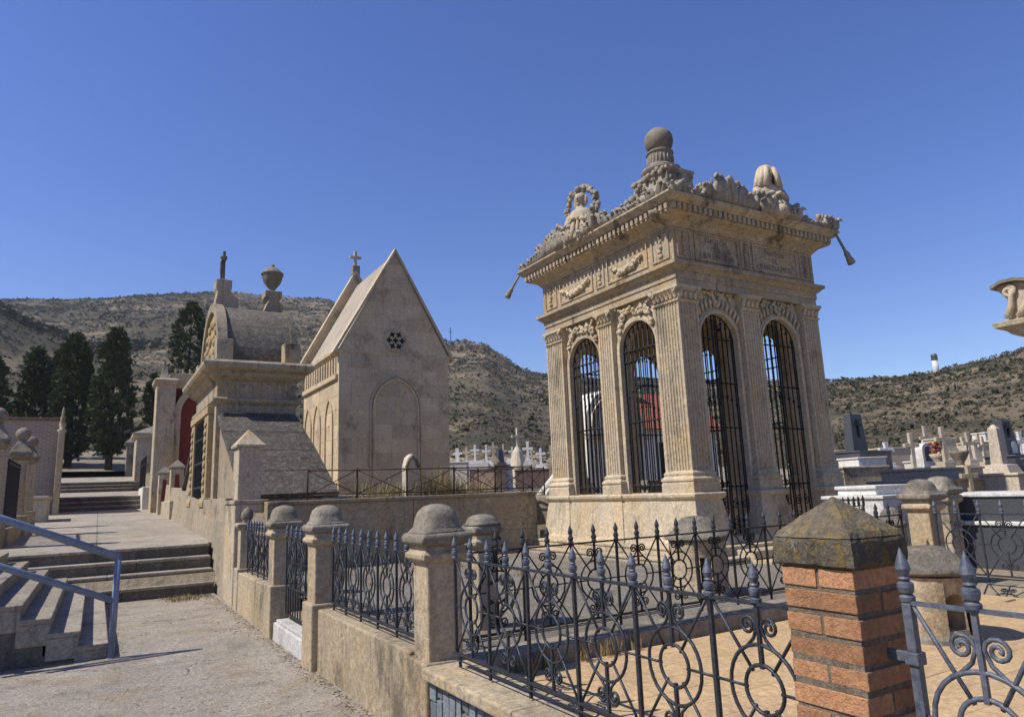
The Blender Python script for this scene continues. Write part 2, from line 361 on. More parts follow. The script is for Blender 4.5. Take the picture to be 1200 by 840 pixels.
def scatter(name, pts, mat, jit=.35, seed=1, flat=.75):
    rng = np.random.default_rng(seed); v, f = ico(1); n = len(pts); V = []; F = []
    for i, (x, y, z, r) in enumerate(pts):
        k = 1+rng.uniform(-jit, jit, (len(v), 1))
        V.append(v*k*np.array([r*rng.uniform(.8, 1.3), r*rng.uniform(.8, 1.3), r*flat])+np.array([x, y, z+r*.25])); F.append(f+i*len(v))
    V = np.concatenate(V); F = np.concatenate(F); me = bpy.data.meshes.new(name)
    me.vertices.add(len(V)); me.vertices.foreach_set('co', V.ravel()); me.loops.add(F.size); me.loops.foreach_set('vertex_index', F.ravel().astype('i4'))
    me.polygons.add(len(F)); me.polygons.foreach_set('loop_start', np.arange(0, F.size, 3, dtype='i4'))
    me.update(calc_edges=True); me.materials.append(M[mat]); return stuff(put(name, me))
rng = random.Random(3); A = []; B = []
def scrub_pt(r, az, size, dst):
    x, y = r*math.sin(R(az)), r*math.cos(R(az)); dst.append((x, y, hill(x, y), size))
for i in range(70000):
    az = rng.uniform(-12, 74); D = interp(az, DIST); u = rng.random()
    r = 56+(D*1.01-56)*u**.68
    x, y = r*math.sin(R(az)), r*math.cos(R(az))
    d = noise.noise(Vector((x*.02, y*.02, 5)))+.5*noise.noise(Vector((x*.07, y*.07, 9)))
    if d < -.3 and rng.random() < .6: continue
    if az > 50 and rng.random() < (.55 if d < .1 else .3): continue
    (A if rng.random() < (.68 if az > 50 else .5) else B).append((x, y, hill(x, y), rng.uniform(.15, .55)*(.42+r*.0025)*(2.4 if rng.random() < .06 else 1)))
for i in range(420):                                     # darker line of trees coming down the spur
    az = rng.uniform(-8, 3.2); scrub_pt(200+rng.uniform(-9, 6), az, rng.uniform(.8, 1.9), A)
bushes('hill_scrub', A, 'scrub', 2)['label'] = 'dark green scrub covering the hillside'
bushes('hill_scrub', B, 'scrub2', 3)['label'] = 'grey brown scrub covering the hillside'
# slight summer haze over the valley
hm, hnt, hn, hl, hb = newmat('haze'); hn.remove(hb); vol = hn.new('ShaderNodeVolumePrincipled'); vol.inputs['Color'].default_value = (.86, .91, 1, 1); vol.inputs['Density'].default_value = .00027; vol.inputs['Anisotropy'].default_value = .2
hl.new(vol.outputs[0], hn['Material Output'].inputs['Volume'])
q_ = MB(); q_.box(-980, 980, -980, 980, -4, 190); hz = put('haze', mesh('haze', q_, hm)); hz['kind'] = 'stuff'; hz['label'] = 'thin summer haze filling the valley'

# ---------------------------------------------------------------- lower path of concrete slabs
mb = MB(); mb.box(-3.6, 1.99, -4, 14.5, -.1, -.008); path = struct(build('path', mb, 'path'))
def slab_mesh(w, d, h, mat, jx=0.0):
    q = MB(); e = .003
    q.rings([[(0,0,0),(w,0,0),(w,d,0),(0,d,0)], [(0,0,h-e),(w,0,h-e),(w,d,h-e),(0,d,h-e)], [(e,e,h),(w-e,e,h),(w-e,d-e,h),(e,d-e,h)]])
    return mesh('slab', q, mat)
w, d = 2.783, 2.3; sm = slab_mesh(w-.003, d-.003, .02, 'path')
po = LOC[path.name]
for i in range(2):
    for j in range(8):
        put('slab', sm, path, (-3.58+i*w-po[0], -3.9+j*d+(0 if i != 1 else -.02)-po[1], -.018-po[2]+random.uniform(-.002, .003)))
# upper path
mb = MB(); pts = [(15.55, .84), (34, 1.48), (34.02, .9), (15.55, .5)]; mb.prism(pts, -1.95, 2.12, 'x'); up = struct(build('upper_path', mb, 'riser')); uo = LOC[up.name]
def path_slab(x0, x1, y0, y1):
    q = MB(); z0, z1 = interp(y0, PATH), interp(y1, PATH)
    q.add([(x0,y0,z0-.05),(x1,y0,z0-.05),(x1,y1,z1-.05),(x0,y1,z1-.05),(x0,y0,z0),(x1,y0,z0),(x1,y1,z1),(x0,y1,z1)], [(0,3,2,1),(4,5,6,7),(0,1,5,4),(1,2,6,5),(2,3,7,6),(3,0,4,7)])
    build('slab', q, 'path', up)
ys = [15.63, 18.2, 20.6, 23, 25.6, 28.2, 31, 33.98]
for a, b in zip(ys, ys[1:]):
    path_slab(-1.93, .05, a, b-.012); path_slab(.062, 2.1, a+.004, b-.01)
mb = MB(); mb.add([(-1.95,34.9,2.06),(2.1,34.9,2.06),(2.1,41,2.38),(-1.95,41,2.38),(-1.95,34.9,1.5),(2.1,34.9,1.5),(2.1,41,1.5),(-1.95,41,1.5)], [(0,1,2,3),(7,6,5,4),(0,4,5,1),(1,5,6,2),(2,6,7,3),(3,7,4,0)])
struct(build('upper_path', mb, 'path'))
mb = MB(); mb.add([(-1.95,41.9,2.88),(2.1,41.9,2.88),(2.1,49,3.6),(-1.95,49,3.6),(-1.95,41.9,2),(2.1,41.9,2),(2.1,49,2),(-1.95,49,2)], [(0,1,2,3),(7,6,5,4),(0,4,5,1),(1,5,6,2),(2,6,7,3),(3,7,4,0)])
struct(build('upper_path', mb, 'path'))

# ---------------------------------------------------------------- steps
def flight(label, x0, x1, y0, z0, n, rise, run, cuts, nose=.02):
    t = thing('stone_steps', label, 'steps', ((x0+x1)/2, y0, z0))
    for k in range(n):
        ya = y0+k*run; z = z0+rise*(k+1); yb = ya+run+.06 if k < n-1 else ya+run+.25
        st = None; xs = [x0]+[c+random.uniform(-.5, .5) for c in cuts]+[x1]
        for a, b in zip(xs, xs[1:]):
            q = MB(); q.box(a+.004, b-.004, ya+nose, yb, z-rise-.03 if k else z0-.1, z-.055); q2 = MB(); q2.box(a+.003, b-.003, ya-random.uniform(0, .008), yb, z-.055, z)
            rock(q2, .006, 5)
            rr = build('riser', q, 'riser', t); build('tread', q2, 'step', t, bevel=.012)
    return t
flight('broad flight of four worn stone steps crossing the path beside the blue handrail', -1.9, 1.98, 14.4, 0, 4, .215, .3, [.35])
flight('short flight of steps higher up the path', -1.9, 1.75, 34, 1.5, 3, .193, .3, [.1])
flight('farthest short flight of steps below the cypress trunks', -1.8, 1.6, 41, 2.4, 3, .167, .3, [])
t = thing('side_stairs', 'concrete side stairs with mossy end wall climbing away under the blue handrail', 'steps', (-.8, 11.9, 0))
for k in range(7):
    x1 = .2-.275*k; q = MB(); q.box(x1-.30 if k < 6 else x1-2, x1, 9.35, 14.55-.1*k, -.05 if k == 0 else .165*k-.12, .165*(k+1)-.06)
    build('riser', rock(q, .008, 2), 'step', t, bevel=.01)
    q = MB(); q.box(x1-.31 if k < 6 else x1-2, x1+.012, 9.338, 14.56-.1*k, .165*(k+1)-.0599, .165*(k+1)); build('tread', rock(q, .008, 3), 'step', t, bevel=.012)
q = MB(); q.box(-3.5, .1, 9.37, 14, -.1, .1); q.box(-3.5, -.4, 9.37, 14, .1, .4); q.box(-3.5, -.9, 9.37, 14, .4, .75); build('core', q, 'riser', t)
# blue handrail
t = thing('handrail', 'blue grey painted tube handrail beside the side stairs', 'handrail', (.24, 9.28, 0))
def tubepart(name, pts, r, mat, par, n=10): q = MB(); q.tube(pts, r, n); return build(name, q, mat, par, smooth=True)
tubepart('post', [(.24, 9.28, -.02), (.25, 9.28, 1.08)], .036, 'bluepaint', t)
tubepart('top_rail', [(.262, 9.28, 1.078), (-.9, 9.28, 1.58), (-1.9, 9.28, 2.01)], .042, 'bluepaint', t)
tubepart('middle_rail', [(.24, 9.28, .61), (-.9, 9.28, 1.1), (-1.9, 9.28, 1.53)], .036, 'bluepaint', t)
q = MB(); q.lathe([(.05, 0), (.05, .008), (.03, .012)], .24, 9.28, 14); build('foot_plate', q, 'bluepaint', t)
tubepart('post', [(-1.3, 9.28, .9), (-1.3, 9.28, 1.75)], .036, 'bluepaint', t)

# ---------------------------------------------------------------- terrace with pavers (in front) and gravelled plot (behind the cross railing)
mb = MB(); mb.box(2.2, 8.15, -2, 4.5, .2, .385); terr = struct(build('terrace', mb, 'paver')); to = LOC[terr.name]
pw, pd = .5, .25; pm = slab_mesh(pw-.002, pd-.002, .018, 'paver')
for j in range(16):
    for i in range(12):
        x = 2.21+i*pw+(.25 if j % 2 else 0); y = .55+j*pd-.1
        if x+pw > 8.15 or y+pd > 4.52: continue
        put('paver', pm, terr, (x-to[0], y-to[1], .3845-to[2]+random.uniform(-.0015, .0015)))
mb = MB(); nx_, ny_ = 40, 46
for j in range(ny_+1):
    for i in range(nx_+1):
        x, y = 2.2+6.4*i/nx_, 4.7+7.6*j/ny_; mb.v.append((x, y, .46+.025*noise.fractal(Vector((x*1.5, y*1.5, 0)), 1, 2, 4)))
mb.f = [(j*(nx_+1)+i, j*(nx_+1)+i+1, (j+1)*(nx_+1)+i+1, (j+1)*(nx_+1)+i) for j in range(ny_) for i in range(nx_)]
struct(put('plot_ground', mesh('plot_ground', mb, 'plot', True)))
# low kerb that carries the cross railing
t = thing('kerb_wall', 'low mossy kerb under the cross railing between terrace and plot', 'kerb', (5, 4.62, .2))
for i in range(6):
    q = MB(); q.box(2.22+i*.99, 2.22+(i+1)*.99-.006, 4.5, 4.78, .2, .52); build('kerb_stone', rock(q, .008, 4), 'cap', t, bevel=.015)
# ---------------------------------------------------------------- arched wall (used by pavilion, bollards, chapel)
def arched_wall(mb, u0, u1, z0, z1, ops, vo, vi, mp, na=14, du=9):
    """wall from u0 to u1 between depths vo (outside) and vi with round arched openings (uc, w, zsill, zspring)"""
    def quad(a, b, c, d): mb.add([mp(*a), mp(*b), mp(*c), mp(*d)], [(0, 1, 2, 3)])
    def slab(a, b, za, zb):
        n = max(1, int(math.ceil((b-a)/du)))
        for i in range(n):
            p, q = a+(b-a)*i/n, a+(b-a)*(i+1)/n
            quad((p,vo,za),(q,vo,za),(q,vo,zb),(p,vo,zb)); quad((q,vi,za),(p,vi,za),(p,vi,zb),(q,vi,zb))
    def tops(a, b, z, up): quad((a,vo,z),(b,vo,z),(b,vi,z),(a,vi,z))
    c = u0
    for uc, w, zs, zp in ops:
        r = w/2; slab(c, uc-r, z0, z1)
        if zs > z0: slab(uc-r, uc+r, z0, zs); tops(uc-r, uc+r, zs, 1)
        for s in (-1, 1): quad((uc+s*r,vo,zs),(uc+s*r,vo,zp),(uc+s*r,vi,zp),(uc+s*r,vi,zs))
        for i in range(na):
            a, b = math.pi-math.pi*i/na, math.pi-math.pi*(i+1)/na
            pa, pb = (uc+r*math.cos(a), zp+r*math.sin(a)), (uc+r*math.cos(b), zp+r*math.sin(b))
            quad((pa[0],vo,pa[1]),(pb[0],vo,pb[1]),(pb[0],vo,z1),(pa[0],vo,z1)); quad((pb[0],vi,pb[1]),(pa[0],vi,pa[1]),(pa[0],vi,z1),(pb[0],vi,z1))
            quad((pa[0],vi,pa[1]),(pb[0],vi,pb[1]),(pb[0],vo,pb[1]),(pa[0],vo,pa[1]))
        c = uc+r
    slab(c, u1, z0, z1); tops(u0, u1, z1, 1); tops(u0, u1, z0, -1)
    return mb

# ---------------------------------------------------------------- wrought-iron railings
FM = {}
def fmesh(key, fn, mat, smooth=False):
    if key not in FM: q = MB(); fn(q); FM[key] = mesh(key[0], q, mat, smooth)
    return FM[key]
def finial(s, kind, mat):
    P = [(.010, -.012), (.020, -.008), (.021, .004), (.014, .010), (.019, .016), (.022, .03), (.021, .040), (.012, .046), (.017, .052), (.012, .058), (.016, .068), (.020, .078), (.017, .092), (.009, .115), (.001, .135)]
    return fmesh(('finial', kind, s), lambda q: q.lathe([(a*s, b*s) for a, b in P], n=18), mat, False)
def spiral(cx, cz, r0, r1, a0, turns, n=18):
    return [(cx+(r0+(r1-r0)*i/n)*math.cos(a0-2*math.pi*turns*i/n), 0, cz+(r0+(r1-r0)*i/n)*math.sin(a0-2*math.pi*turns*i/n)) for i in range(n+1)]
def railing(name, label, cat, x, y, rz, n, unit=.45, zt=1.22, zb=.64, zc=None, k=1.0, fs=1.0, bar='iron', tip='ironblue', first=True, last=True, z=0.0, group=None, rail_d=.012, low=True, hi=True):
    t = thing(name, label, cat, (x, y, z), rz, group); zc = zc or (zt+zb)/2; L = n*unit; h = unit/2; ns = 7 if hi else 5
    ro, ri = .15*k, .082*k; seg = 26 if hi else 16
    q = MB(); q.box(-.01, L+.01, -rail_d, rail_d, zt-.006, zt+.006); build('top_rail', q, bar, t, local=True)
    q = MB(); q.box(-.01, L+.01, -rail_d, rail_d, zb-.008, zb+.008); build('bottom_rail', q, bar, t, local=True)
    if low:
        for i in range(n+1):
            put('foot', fmesh(('foot', bar), lambda q: q.box(-.008, .008, -.008, .008, -.07, 0), bar), t, (min(max(i*unit, .05), L-.05), 0, zb-.008))
        q = MB(); q.box(0, L, -.03, -.022, zb-.03, zb-.024); q.box(0, L, .022, .03, zb-.03, zb-.024); build('lower_strip', q, bar, t, local=True)
    H = zt-zb
    up = fmesh(('upright', H, bar), lambda q: q.box(-.0085, .0085, -.0085, .0085, 0, H), bar)
    th = fmesh(('centre_bar', zt-zc-ri, bar), lambda q: q.box(-.007, .007, -.007, .007, 0, zt-zc-ri+.015), bar)
    bh = fmesh(('lower_bar', zc-zb-ri, bar), lambda q: q.box(-.007, .007, -.007, .007, 0, zc-zb-ri+.015), bar)
    def ell(q, r, tr): q.tube([(r*math.cos(2*math.pi*i/seg), 0, r*math.sin(2*math.pi*i/seg)) for i in range(seg)], tr, ns, True)
    mo = fmesh(('outer_ring', k, bar, hi), lambda q: ell(q, ro, .0075), bar, True); mi = fmesh(('inner_ring', k, bar, hi), lambda q: ell(q, ri, .0075), bar, True)
    def scr(q):
        c = .21*k; p = [(.105*k, 0, .107*k), (.06*k, 0, .138*k), (.026*k, 0, .17*k)]+spiral(.047*k, c, .036*k, .007*k, math.pi, 1.6)
        q.tube(p, [.0065]*(len(p)-4)+[.006, .0055, .006, .008], ns)
    ms = fmesh(('scroll', k, bar, hi), scr, bar, True)
    mc = fmesh(('cross_bar', unit, k, bar), lambda q: q.tube([(ri-.01, 0, 0), (h, 0, 0)], .0055, ns), bar, True)
    def brace(q, top):
        dz = (zt if top else zb)-zc; v = Vector((h-.01, 0, dz)); a = v.normalized()*(ri-.012); q.tube([a, v], .0065, ns)
    mt = fmesh(('brace', unit, zt-zc, bar, 1), lambda q: brace(q, True), bar, True); ml = fmesh(('brace', unit, zb-zc, bar, 0), lambda q: brace(q, False), bar, True)
    ft = finial(fs, tip, tip)
    for i in range(n+1):
        if (i == 0 and not first) or (i == n and not last): continue
        u = put('upright', up, t, (i*unit, 0, zb), (random.uniform(-.006, .006), random.uniform(-.006, .006), 0)); put('finial', ft, u, (0, 0, zt-zb+.012), (random.uniform(-.03, .03), random.uniform(-.03, .03), 0))
    for i in range(n):
        c = i*unit+h
        u = put('centre_bar', th, t, (c, 0, zc+ri-.012)); put('finial', ft, u, (0, 0, zt-zc-ri+.024), (random.uniform(-.03, .03), random.uniform(-.03, .03), 0))
        put('centre_bar', bh, t, (c, 0, zb)); put('ring', mo, t, (c, 0, zc)); put('ring', mi, t, (c, 0, zc))
        for sx in (-1, 1):
            put('cross_bar', mc, t, (c, 0, zc), scale=(sx, 1, 1))
            put('scroll', ms, t, (c, 0, zc), scale=(sx, 1, 1)); put('scroll', ms, t, (c, 0, zc), scale=(sx, 1, -1))
            put('brace', mt, t, (c, 0, zc), scale=(sx, 1, 1)); put('brace', ml, t, (c, 0, zc), scale=(sx, 1, 1))
    return t
FR = 2.06
railing('iron_railing', 'blue black wrought iron railing on the slate faced wall, ending at the brick pillar', 'railing', FR, 4.28, R(-90), 6)
railing('iron_railing', 'wrought iron railing on the stained wall between the largest domed post and the small gate', 'railing', FR, 7.06, R(-90), 5, unit=.432)
railing('iron_railing', 'short wrought iron railing beside the acorn topped post', 'railing', FR, 11.62, R(-90), 5, unit=.42)
railing('iron_railing', 'cross railing on the mossy kerb in front of the pavilion steps', 'railing', 2.34, 4.62, 0, 12, unit=.45, hi=False, bar='blackiron', tip='iron')
railing('iron_railing', 'railing along the far side of the terrace before the dark granite tomb', 'railing', 8.02, 4.4, R(-90), 7, unit=.45, hi=False, zt=1.22, zb=.6)
railing('iron_railing', 'small railing around the pale marble tomb behind the terrace', 'railing', 8.75, 6.0, R(15), 2, unit=.4, zt=1.25, zb=.75, k=.85, hi=False, bar='blackiron', tip='blackiron')
# small gate between two domed posts
railing('iron_gate', 'narrow wrought iron gate above the white threshold', 'gate', FR, 9.02, R(-90), 3, unit=.46, zt=1.2, zb=.62, low=False)
g = thing('marble_threshold', 'white marble threshold block under the narrow gate', 'threshold', (2.07, 8.3, 0)); q = MB(); q.box(1.93, 2.3, 7.56, 9.1, -.02, .2); build('block', rock(q, .01, 4), 'threshold', g, bevel=.015)
q = MB(); q.box(1.96, 2.3, 7.6, 9.06, .2, .235); build('slab', q, 'threshold', g, bevel=.008)
g2 = bpy.data.objects
gt = [o for o in COL.objects if o.name.startswith('iron_gate')][0]
q = MB(); q.box(-.01, 1.39, -.01, .01, .29, .31); build('bottom_rail', q, 'iron', gt, local=True)
for i in range(13):
    put('lower_upright', fmesh(('lower_upright',), lambda q: q.box(-.007, .007, -.007, .007, 0, .33), 'iron'), gt, (i*.115, 0, .3))
# near gate hung on the brick pillar
gate = railing('iron_gate', 'worn blue iron gate hung on the brick pillar', 'gate', FR, 1.245, R(-90), 3, unit=.36, zt=1.285, zb=.35, zc=.98, k=.98, fs=1.06, bar='ironblue', low=False, rail_d=.008)
q = MB(); q.box(-.014, .014, -.014, .014, .3, 1.285); build('stile', q, 'ironblue', gate, local=True, bevel=.003)
q = MB(); q.box(-.02, .02, -.022, .022, 1.115, 1.15); q.box(-.1, -.02, -.006, .012, 1.118, 1.147); build('hinge_band', q, 'ironblue', gate, local=True, bevel=.003)

# ---------------------------------------------------------------- stone posts
def superring(cx, cy, r, z, e, n=28):
    out = []
    for j in range(n):
        a = 2*math.pi*j/n; c, s = math.cos(a), math.sin(a)
        out.append((cx+r*math.copysign(abs(c)**(2/e), c), cy+r*math.copysign(abs(s)**(2/e), s), z))
    return out
def stone_post(label, x, y, w, zb, zc=1.3, cap=.40, dome=.155, zt=1.58, base_z=None, group=None, mat='post', capm='cap', tall=1.0):
    t = thing('stone_post', label, 'post', (x, y, zb), group=group); h = w/2
    q = MB(); q.box(x-h, x+h, y-h, y+h, zb, zc); build('shaft', q, mat, t, bevel=.012)
    if base_z: q = MB(); q.box(x-h-.04, x+h+.04, y-h-.04, y+h+.04, zb-.03, base_z); build('base', q, mat, t, bevel=.014)
    q = MB(); q.sweep(x-h, x+h, y-h, y+h, [(.003, zc-.12), (.02, zc-.11), (.045, zc-.085), (.045, zc-.055), (.02, zc-.035), (.02, zc)]); build('neck', q, mat, t, bevel=.006)
    c = cap/2-h; q = MB(); q.sweep(x-h, x+h, y-h, y+h, [(c-.03, zc), (c, zc+.025), (c, zc+.065), (c-.02, zc+.085)]); cp = build('cap', rock(q, .004, 6), capm, t, bevel=.012)
    q = MB(); H = zt-zc-.08; z0 = zc+.08
    q.rings([superring(x, y, r, z, e) for r, z, e in ((cap/2-.022, z0, 9), (dome*1.12, z0+H*.08, 6), (dome*1.0, z0+H*.22, 4), (dome*.97, z0+H*.5, 3), (dome*.86, z0+H*.74, 2.6), (dome*.6, z0+H*.92, 2.3), (dome*.25, z0+H*.99, 2), (.005, z0+H, 2))])
    build('dome', q, capm, cp, smooth=True); return t
stone_post('largest domed stone post on the street wall, where the slate facing starts', 2.085, 4.62, .255, 0, cap=.385, dome=.145, base_z=.555)
stone_post('domed stone post on the gate jamb next to the stained wall', 2.07, 7.36, .29, 0, base_z=.62)
stone_post('domed stone post on the gate jamb next to the short railing', 2.07, 9.28, .29, 0, base_z=.62)
stone_post('domed stone post at the corner of terrace railing and cross railing', 8.2, 4.62, .25, .3, cap=.39, dome=.145, zc=1.36, zt=1.6)
stone_post('domed stone post behind the terrace corner post', 9.78, 5.25, .28, .35, cap=.42, dome=.155, zc=1.38, zt=1.62)
stone_post('small domed post with an iron ring just behind the largest post', 3.05, 5.75, .2, .42, cap=.3, dome=.13, zc=1.27, zt=1.45)
q = MB(); q.tube([(3.14+.05*math.cos(a*.5236), 5.62, 1.12+.13*math.sin(a*.5236)) for a in range(12)], .01, 6, True); tag(build('iron_ring', q, 'blackiron', smooth=True), 'iron ring hanging from the small domed post', 'ring')
# low walls
def wall(label, y0, y1, x0, x1, zt, cop=None, mat='wallstone', cuts=1):
    t = thing('low_wall', label, 'wall', ((x0+x1)/2, (y0+y1)/2, 0))
    for i in range(cuts):
        a, b = y0+(y1-y0)*i/cuts, y0+(y1-y0)*(i+1)/cuts
        q = MB(); q.box(x0, x1, a+.002, b-.002, -.05, zt); build('wall_block', q, mat, t, bevel=.014)
    if cop:
        for i in range(3):
            a, b = y0+(y1-y0)*i/3, y0+(y1-y0)*(i+1)/3
            q = MB(); q.box(x0-cop, x1+.06, a+.002, b-.002, zt+.0005, zt+.075); build('coping', rock(q, .004, 6), mat, t, bevel=.014)
    return t
w1 = wall('low slate faced wall with stone coping under the longest railing', 1.0, 4.44, 1.955, 2.2, .475, .075)
wall('stained low wall between the largest post and the narrow gate', 4.8, 7.17, 1.945, 2.22, .575, cuts=1)
wall('low pale wall beneath the short railing', 9.47, 11.75, 1.95, 2.22, .57, cuts=2)
yy = 4.42; rs_ = random.Random(5)
while yy > 1.1:
    ww = rs_.uniform(.07, .13); q = MB(); zt = .462-rs_.uniform(.0, .015); mid = .26+rs_.uniform(-.12, .15)
    for za, zb_ in ((.02, mid-.008), (mid, zt)):
        e = [(yy-ww+rs_.uniform(0, .012), za), (yy-rs_.uniform(.004, .014), za+rs_.uniform(0, .01)), (yy-rs_.uniform(.004, .014), zb_-rs_.uniform(0, .012)), (yy-ww+rs_.uniform(0, .012), zb_)]
        q = MB(); q.prism(e, 1.925+rs_.uniform(0, .008), 1.957, 'x'); build('slate', q, 'slate', w1, bevel=.003)
    yy -= ww
# brick pillar
px0, px1, py0, py1 = 1.93, 2.18, 1.32, 1.57
t = thing('brick_pillar', 'orange brick gate pillar with lichen covered pyramid cap', 'pillar', ((px0+px1)/2, (py0+py1)/2, 0))
q = MB(); q.box(px0+.004, px1-.004, py0+.004, py1-.004, -.02, 1.39); build('mortar', q, 'bmortar', t)
rb = random.Random(11); pvx = (px0+px1)/2
for c in range(20):
    z = 1.385-.07*(c+1)+.009; zt = z+.054
    if z < -.02: break
    for s in (0, 1):
        j = [rb.uniform(-.003, .003) for _ in range(6)]
        if c % 2 == 0: a = (px0+j[0], px1+j[1], py0+(.1285 if s else 0)+j[2], (py1 if s else py0+.119)+j[3])
        else: a = (px0+(.1285 if s else 0)+j[0], (px1 if s else px0+.119)+j[1], py0+j[2], py1+j[3])
        q = MB(); q.box(*a, z+j[4], zt+j[5]*.6); build('brick', rock(q, .0025, 25), 'brick', t, bevel=.003)
def worn(mb, a1=.004, a2=.0025):
    mb.v = [tuple(Vector(p)+noise.noise_vector(Vector(p)*14)*a1+noise.noise_vector(Vector(p)*55)*a2) for p in mb.v]; return mb
def gridring(o, z, m=16):
    cxp, cyp = (px0+px1)/2, (py0+py1)/2; ring = []
    for sx, sy, ex, ey in ((-1,-1,1,0), (1,-1,0,1), (1,1,-1,0), (-1,1,0,-1)):
        for k in range(m): ring.append((cxp+o*(sx+ex*2*k/m), cyp+o*(sy+ey*2*k/m), z))
    return ring
q = MB(); q.rings([gridring(o, z) for o, z in ((.12, 1.386), (.133, 1.386), (.139, 1.390), (.1405, 1.399), (.1405, 1.415), (.1405, 1.43), (.1405, 1.445), (.1395, 1.458), (.137, 1.465), (.13, 1.468))])
cp = build('cap_slab', worn(q, .003, .0025), 'lichencap', t)
q = MB(); q.rings([gridring(.134*(1-k/18)+.001, 1.4705+.010*(k > 0)+.112*(k/18)) for k in range(19)]); build('pyramid', worn(q, .003, .003), 'lichenpyramid', cp)
# mushroom shaped stone seats / bollards with arched openings
def bollard(label, cx, cy, z0, z1, r, rot, zd):
    t = thing('stone_bollard', label, 'bollard', (cx, cy, z0))
    C = 2*math.pi*r; H = z1-z0
    def mp(u, v, z):
        a = u/r+rot; f = (z-z0)/H; rr = r*(1.06-.1*math.sin(f*math.pi*.9)+.07*max(0, f-.7)/.3)+v
        return (cx+rr*math.cos(a), cy+rr*math.sin(a), z)
    q = MB(); ops = [(C*(i+.5)/4, C*.1, z0+.1, z0+H*.58) for i in range(4)]
    arched_wall(q, 0, C, z0, z1, ops, 0, -.14, mp, 8, .06); build('body', q, 'post', t, smooth=False)
    q = MB(); q.lathe([(r*.78, z0), (r*.78, z0+.02)], cx, cy, 20); build('inner_floor', q, 'cap', t)
    q = MB(); q.lathe([(r*1.14, z0-.03), (r*1.14, z0+.035), (r*1.06, z0+.06)], cx, cy, 28); build('plinth', q, 'cap', t, smooth=False)
    q = MB(); q.lathe([(r*1.02, z1), (r*1.2, z1+.015), (r*1.24, z1+.04), (r*1.1, z1+.07), (r*.92, z1+(zd-z1)*.42), (r*.78, z1+(zd-z1)*.7), (r*.5, z1+(zd-z1)*.92), (r*.2, zd-.004), (.002, zd)], cx, cy, 30)
    build('domed_cap', rock(q, .012, 9), 'mossdome', t, smooth=True); return t
bollard('mushroom shaped stone bollard on the paved terrace', 5.7, 3.25, .4, .88, .27, .35, 1.1)
bollard('mushroom shaped stone bollard by the corner of the pavilion', 5.72, 5.75, .45, 1.04, .28, .2, 1.3)
bollard('low weathered bollard behind the terrace railing near the marble tomb', 8.9, 5.45, .4, 1.0, .15, .2, 1.25)
# ---------------------------------------------------------------- the pavilion mausoleum
X0, X1, Y0, Y1 = 8.0, 11.6, 8.0, 11.93; PCX, PCY = 9.8, 9.965
pav = thing('mausoleum', 'ornate square stone mausoleum with fluted pilasters, tall arched openings and a ball finial', 'mausoleum', (PCX, PCY, .45))
SIDE = {'W': (lambda u, v, z: (X0-v, u, z)), 'S': (lambda u, v, z: (u, Y0-v, z)), 'E': (lambda u, v, z: (X1+v, u, z)), 'N': (lambda u, v, z: (u, Y1+v, z))}
OUT = {'W': Vector((-1, 0, 0)), 'S': Vector((0, -1, 0)), 'E': Vector((1, 0, 0)), 'N': Vector((0, 1, 0))}
# platform and steps
for o, z0, z1 in ((.62, .38, .56), (.36, .56, .70)):
    q = MB(); q.sweep(X0, X1, Y0, Y1, [(o-.02, z0), (o-.02, z1-.05), (o, z1-.045), (o, z1)]); build('platform_step', rock(q, .008, 2), 'pav', pav, bevel=.012)
q = MB(); q.box(X0+.1, X1-.1, Y0-.05, Y1-.1, .7, .80); build('floor', q, 'pav', pav, bevel=.01)
for i in range(2):
    q = MB(); q.box(X0+.4, X1-.4, Y0-1.0+.3*i, Y0-.3, .35, .52+.12*i); build('front_step', rock(q, .006, 3), 'pav', pav, bevel=.012)
# walls with arched openings
SP = 4.06
OPS = {'W': [(9.17, .97, 1.52, SP), (10.755, .99, 1.52, SP)], 'E': [(9.17, .97, 1.52, SP), (10.755, .99, 1.52, SP)],
       'S': [(8.97, .88, .801, SP), (10.55, .98, .801, SP)], 'N': [(8.97, .88, 1.52, SP), (10.55, .98, 1.52, SP)]}
for s in 'WSEN':
    a, b = (Y0+.36, Y1-.36) if s in 'WE' else (X0+.12, X1-.12)
    q = MB(); arched_wall(q, a, b, .7, 4.9, OPS[s], -.12, -.36, SIDE[s], 18); build('arched_wall', q, 'pav', pav)
    for uc, w, zs, zp in OPS[s]:                                    # archivolt band round each opening
        pts = [(uc-w/2, zs, -1, 0), (uc-w/2, zp, -1, 0)]+[(uc+w/2*math.cos(math.pi*(1-i/16)), zp+w/2*math.sin(math.pi*(1-i/16)), math.cos(math.pi*(1-i/16)), math.sin(math.pi*(1-i/16))) for i in range(1, 16)]+[(uc+w/2, zp, 1, 0), (uc+w/2, zs, 1, 0)]
        q = MB(); q.rings([[SIDE[s](u-.004*nx, -.125, z-.004*nz), SIDE[s](u-.004*nx, -.075, z-.004*nz), SIDE[s](u+.045*nx, -.065, z+.045*nz), SIDE[s](u+.05*nx, -.085, z+.05*nz), SIDE[s](u+.085*nx, -.085, z+.085*nz), SIDE[s](u+.085*nx, -.125, z+.085*nz)] for u, z, nx, nz in pts])
        build('archivolt', q, 'pav', pav)
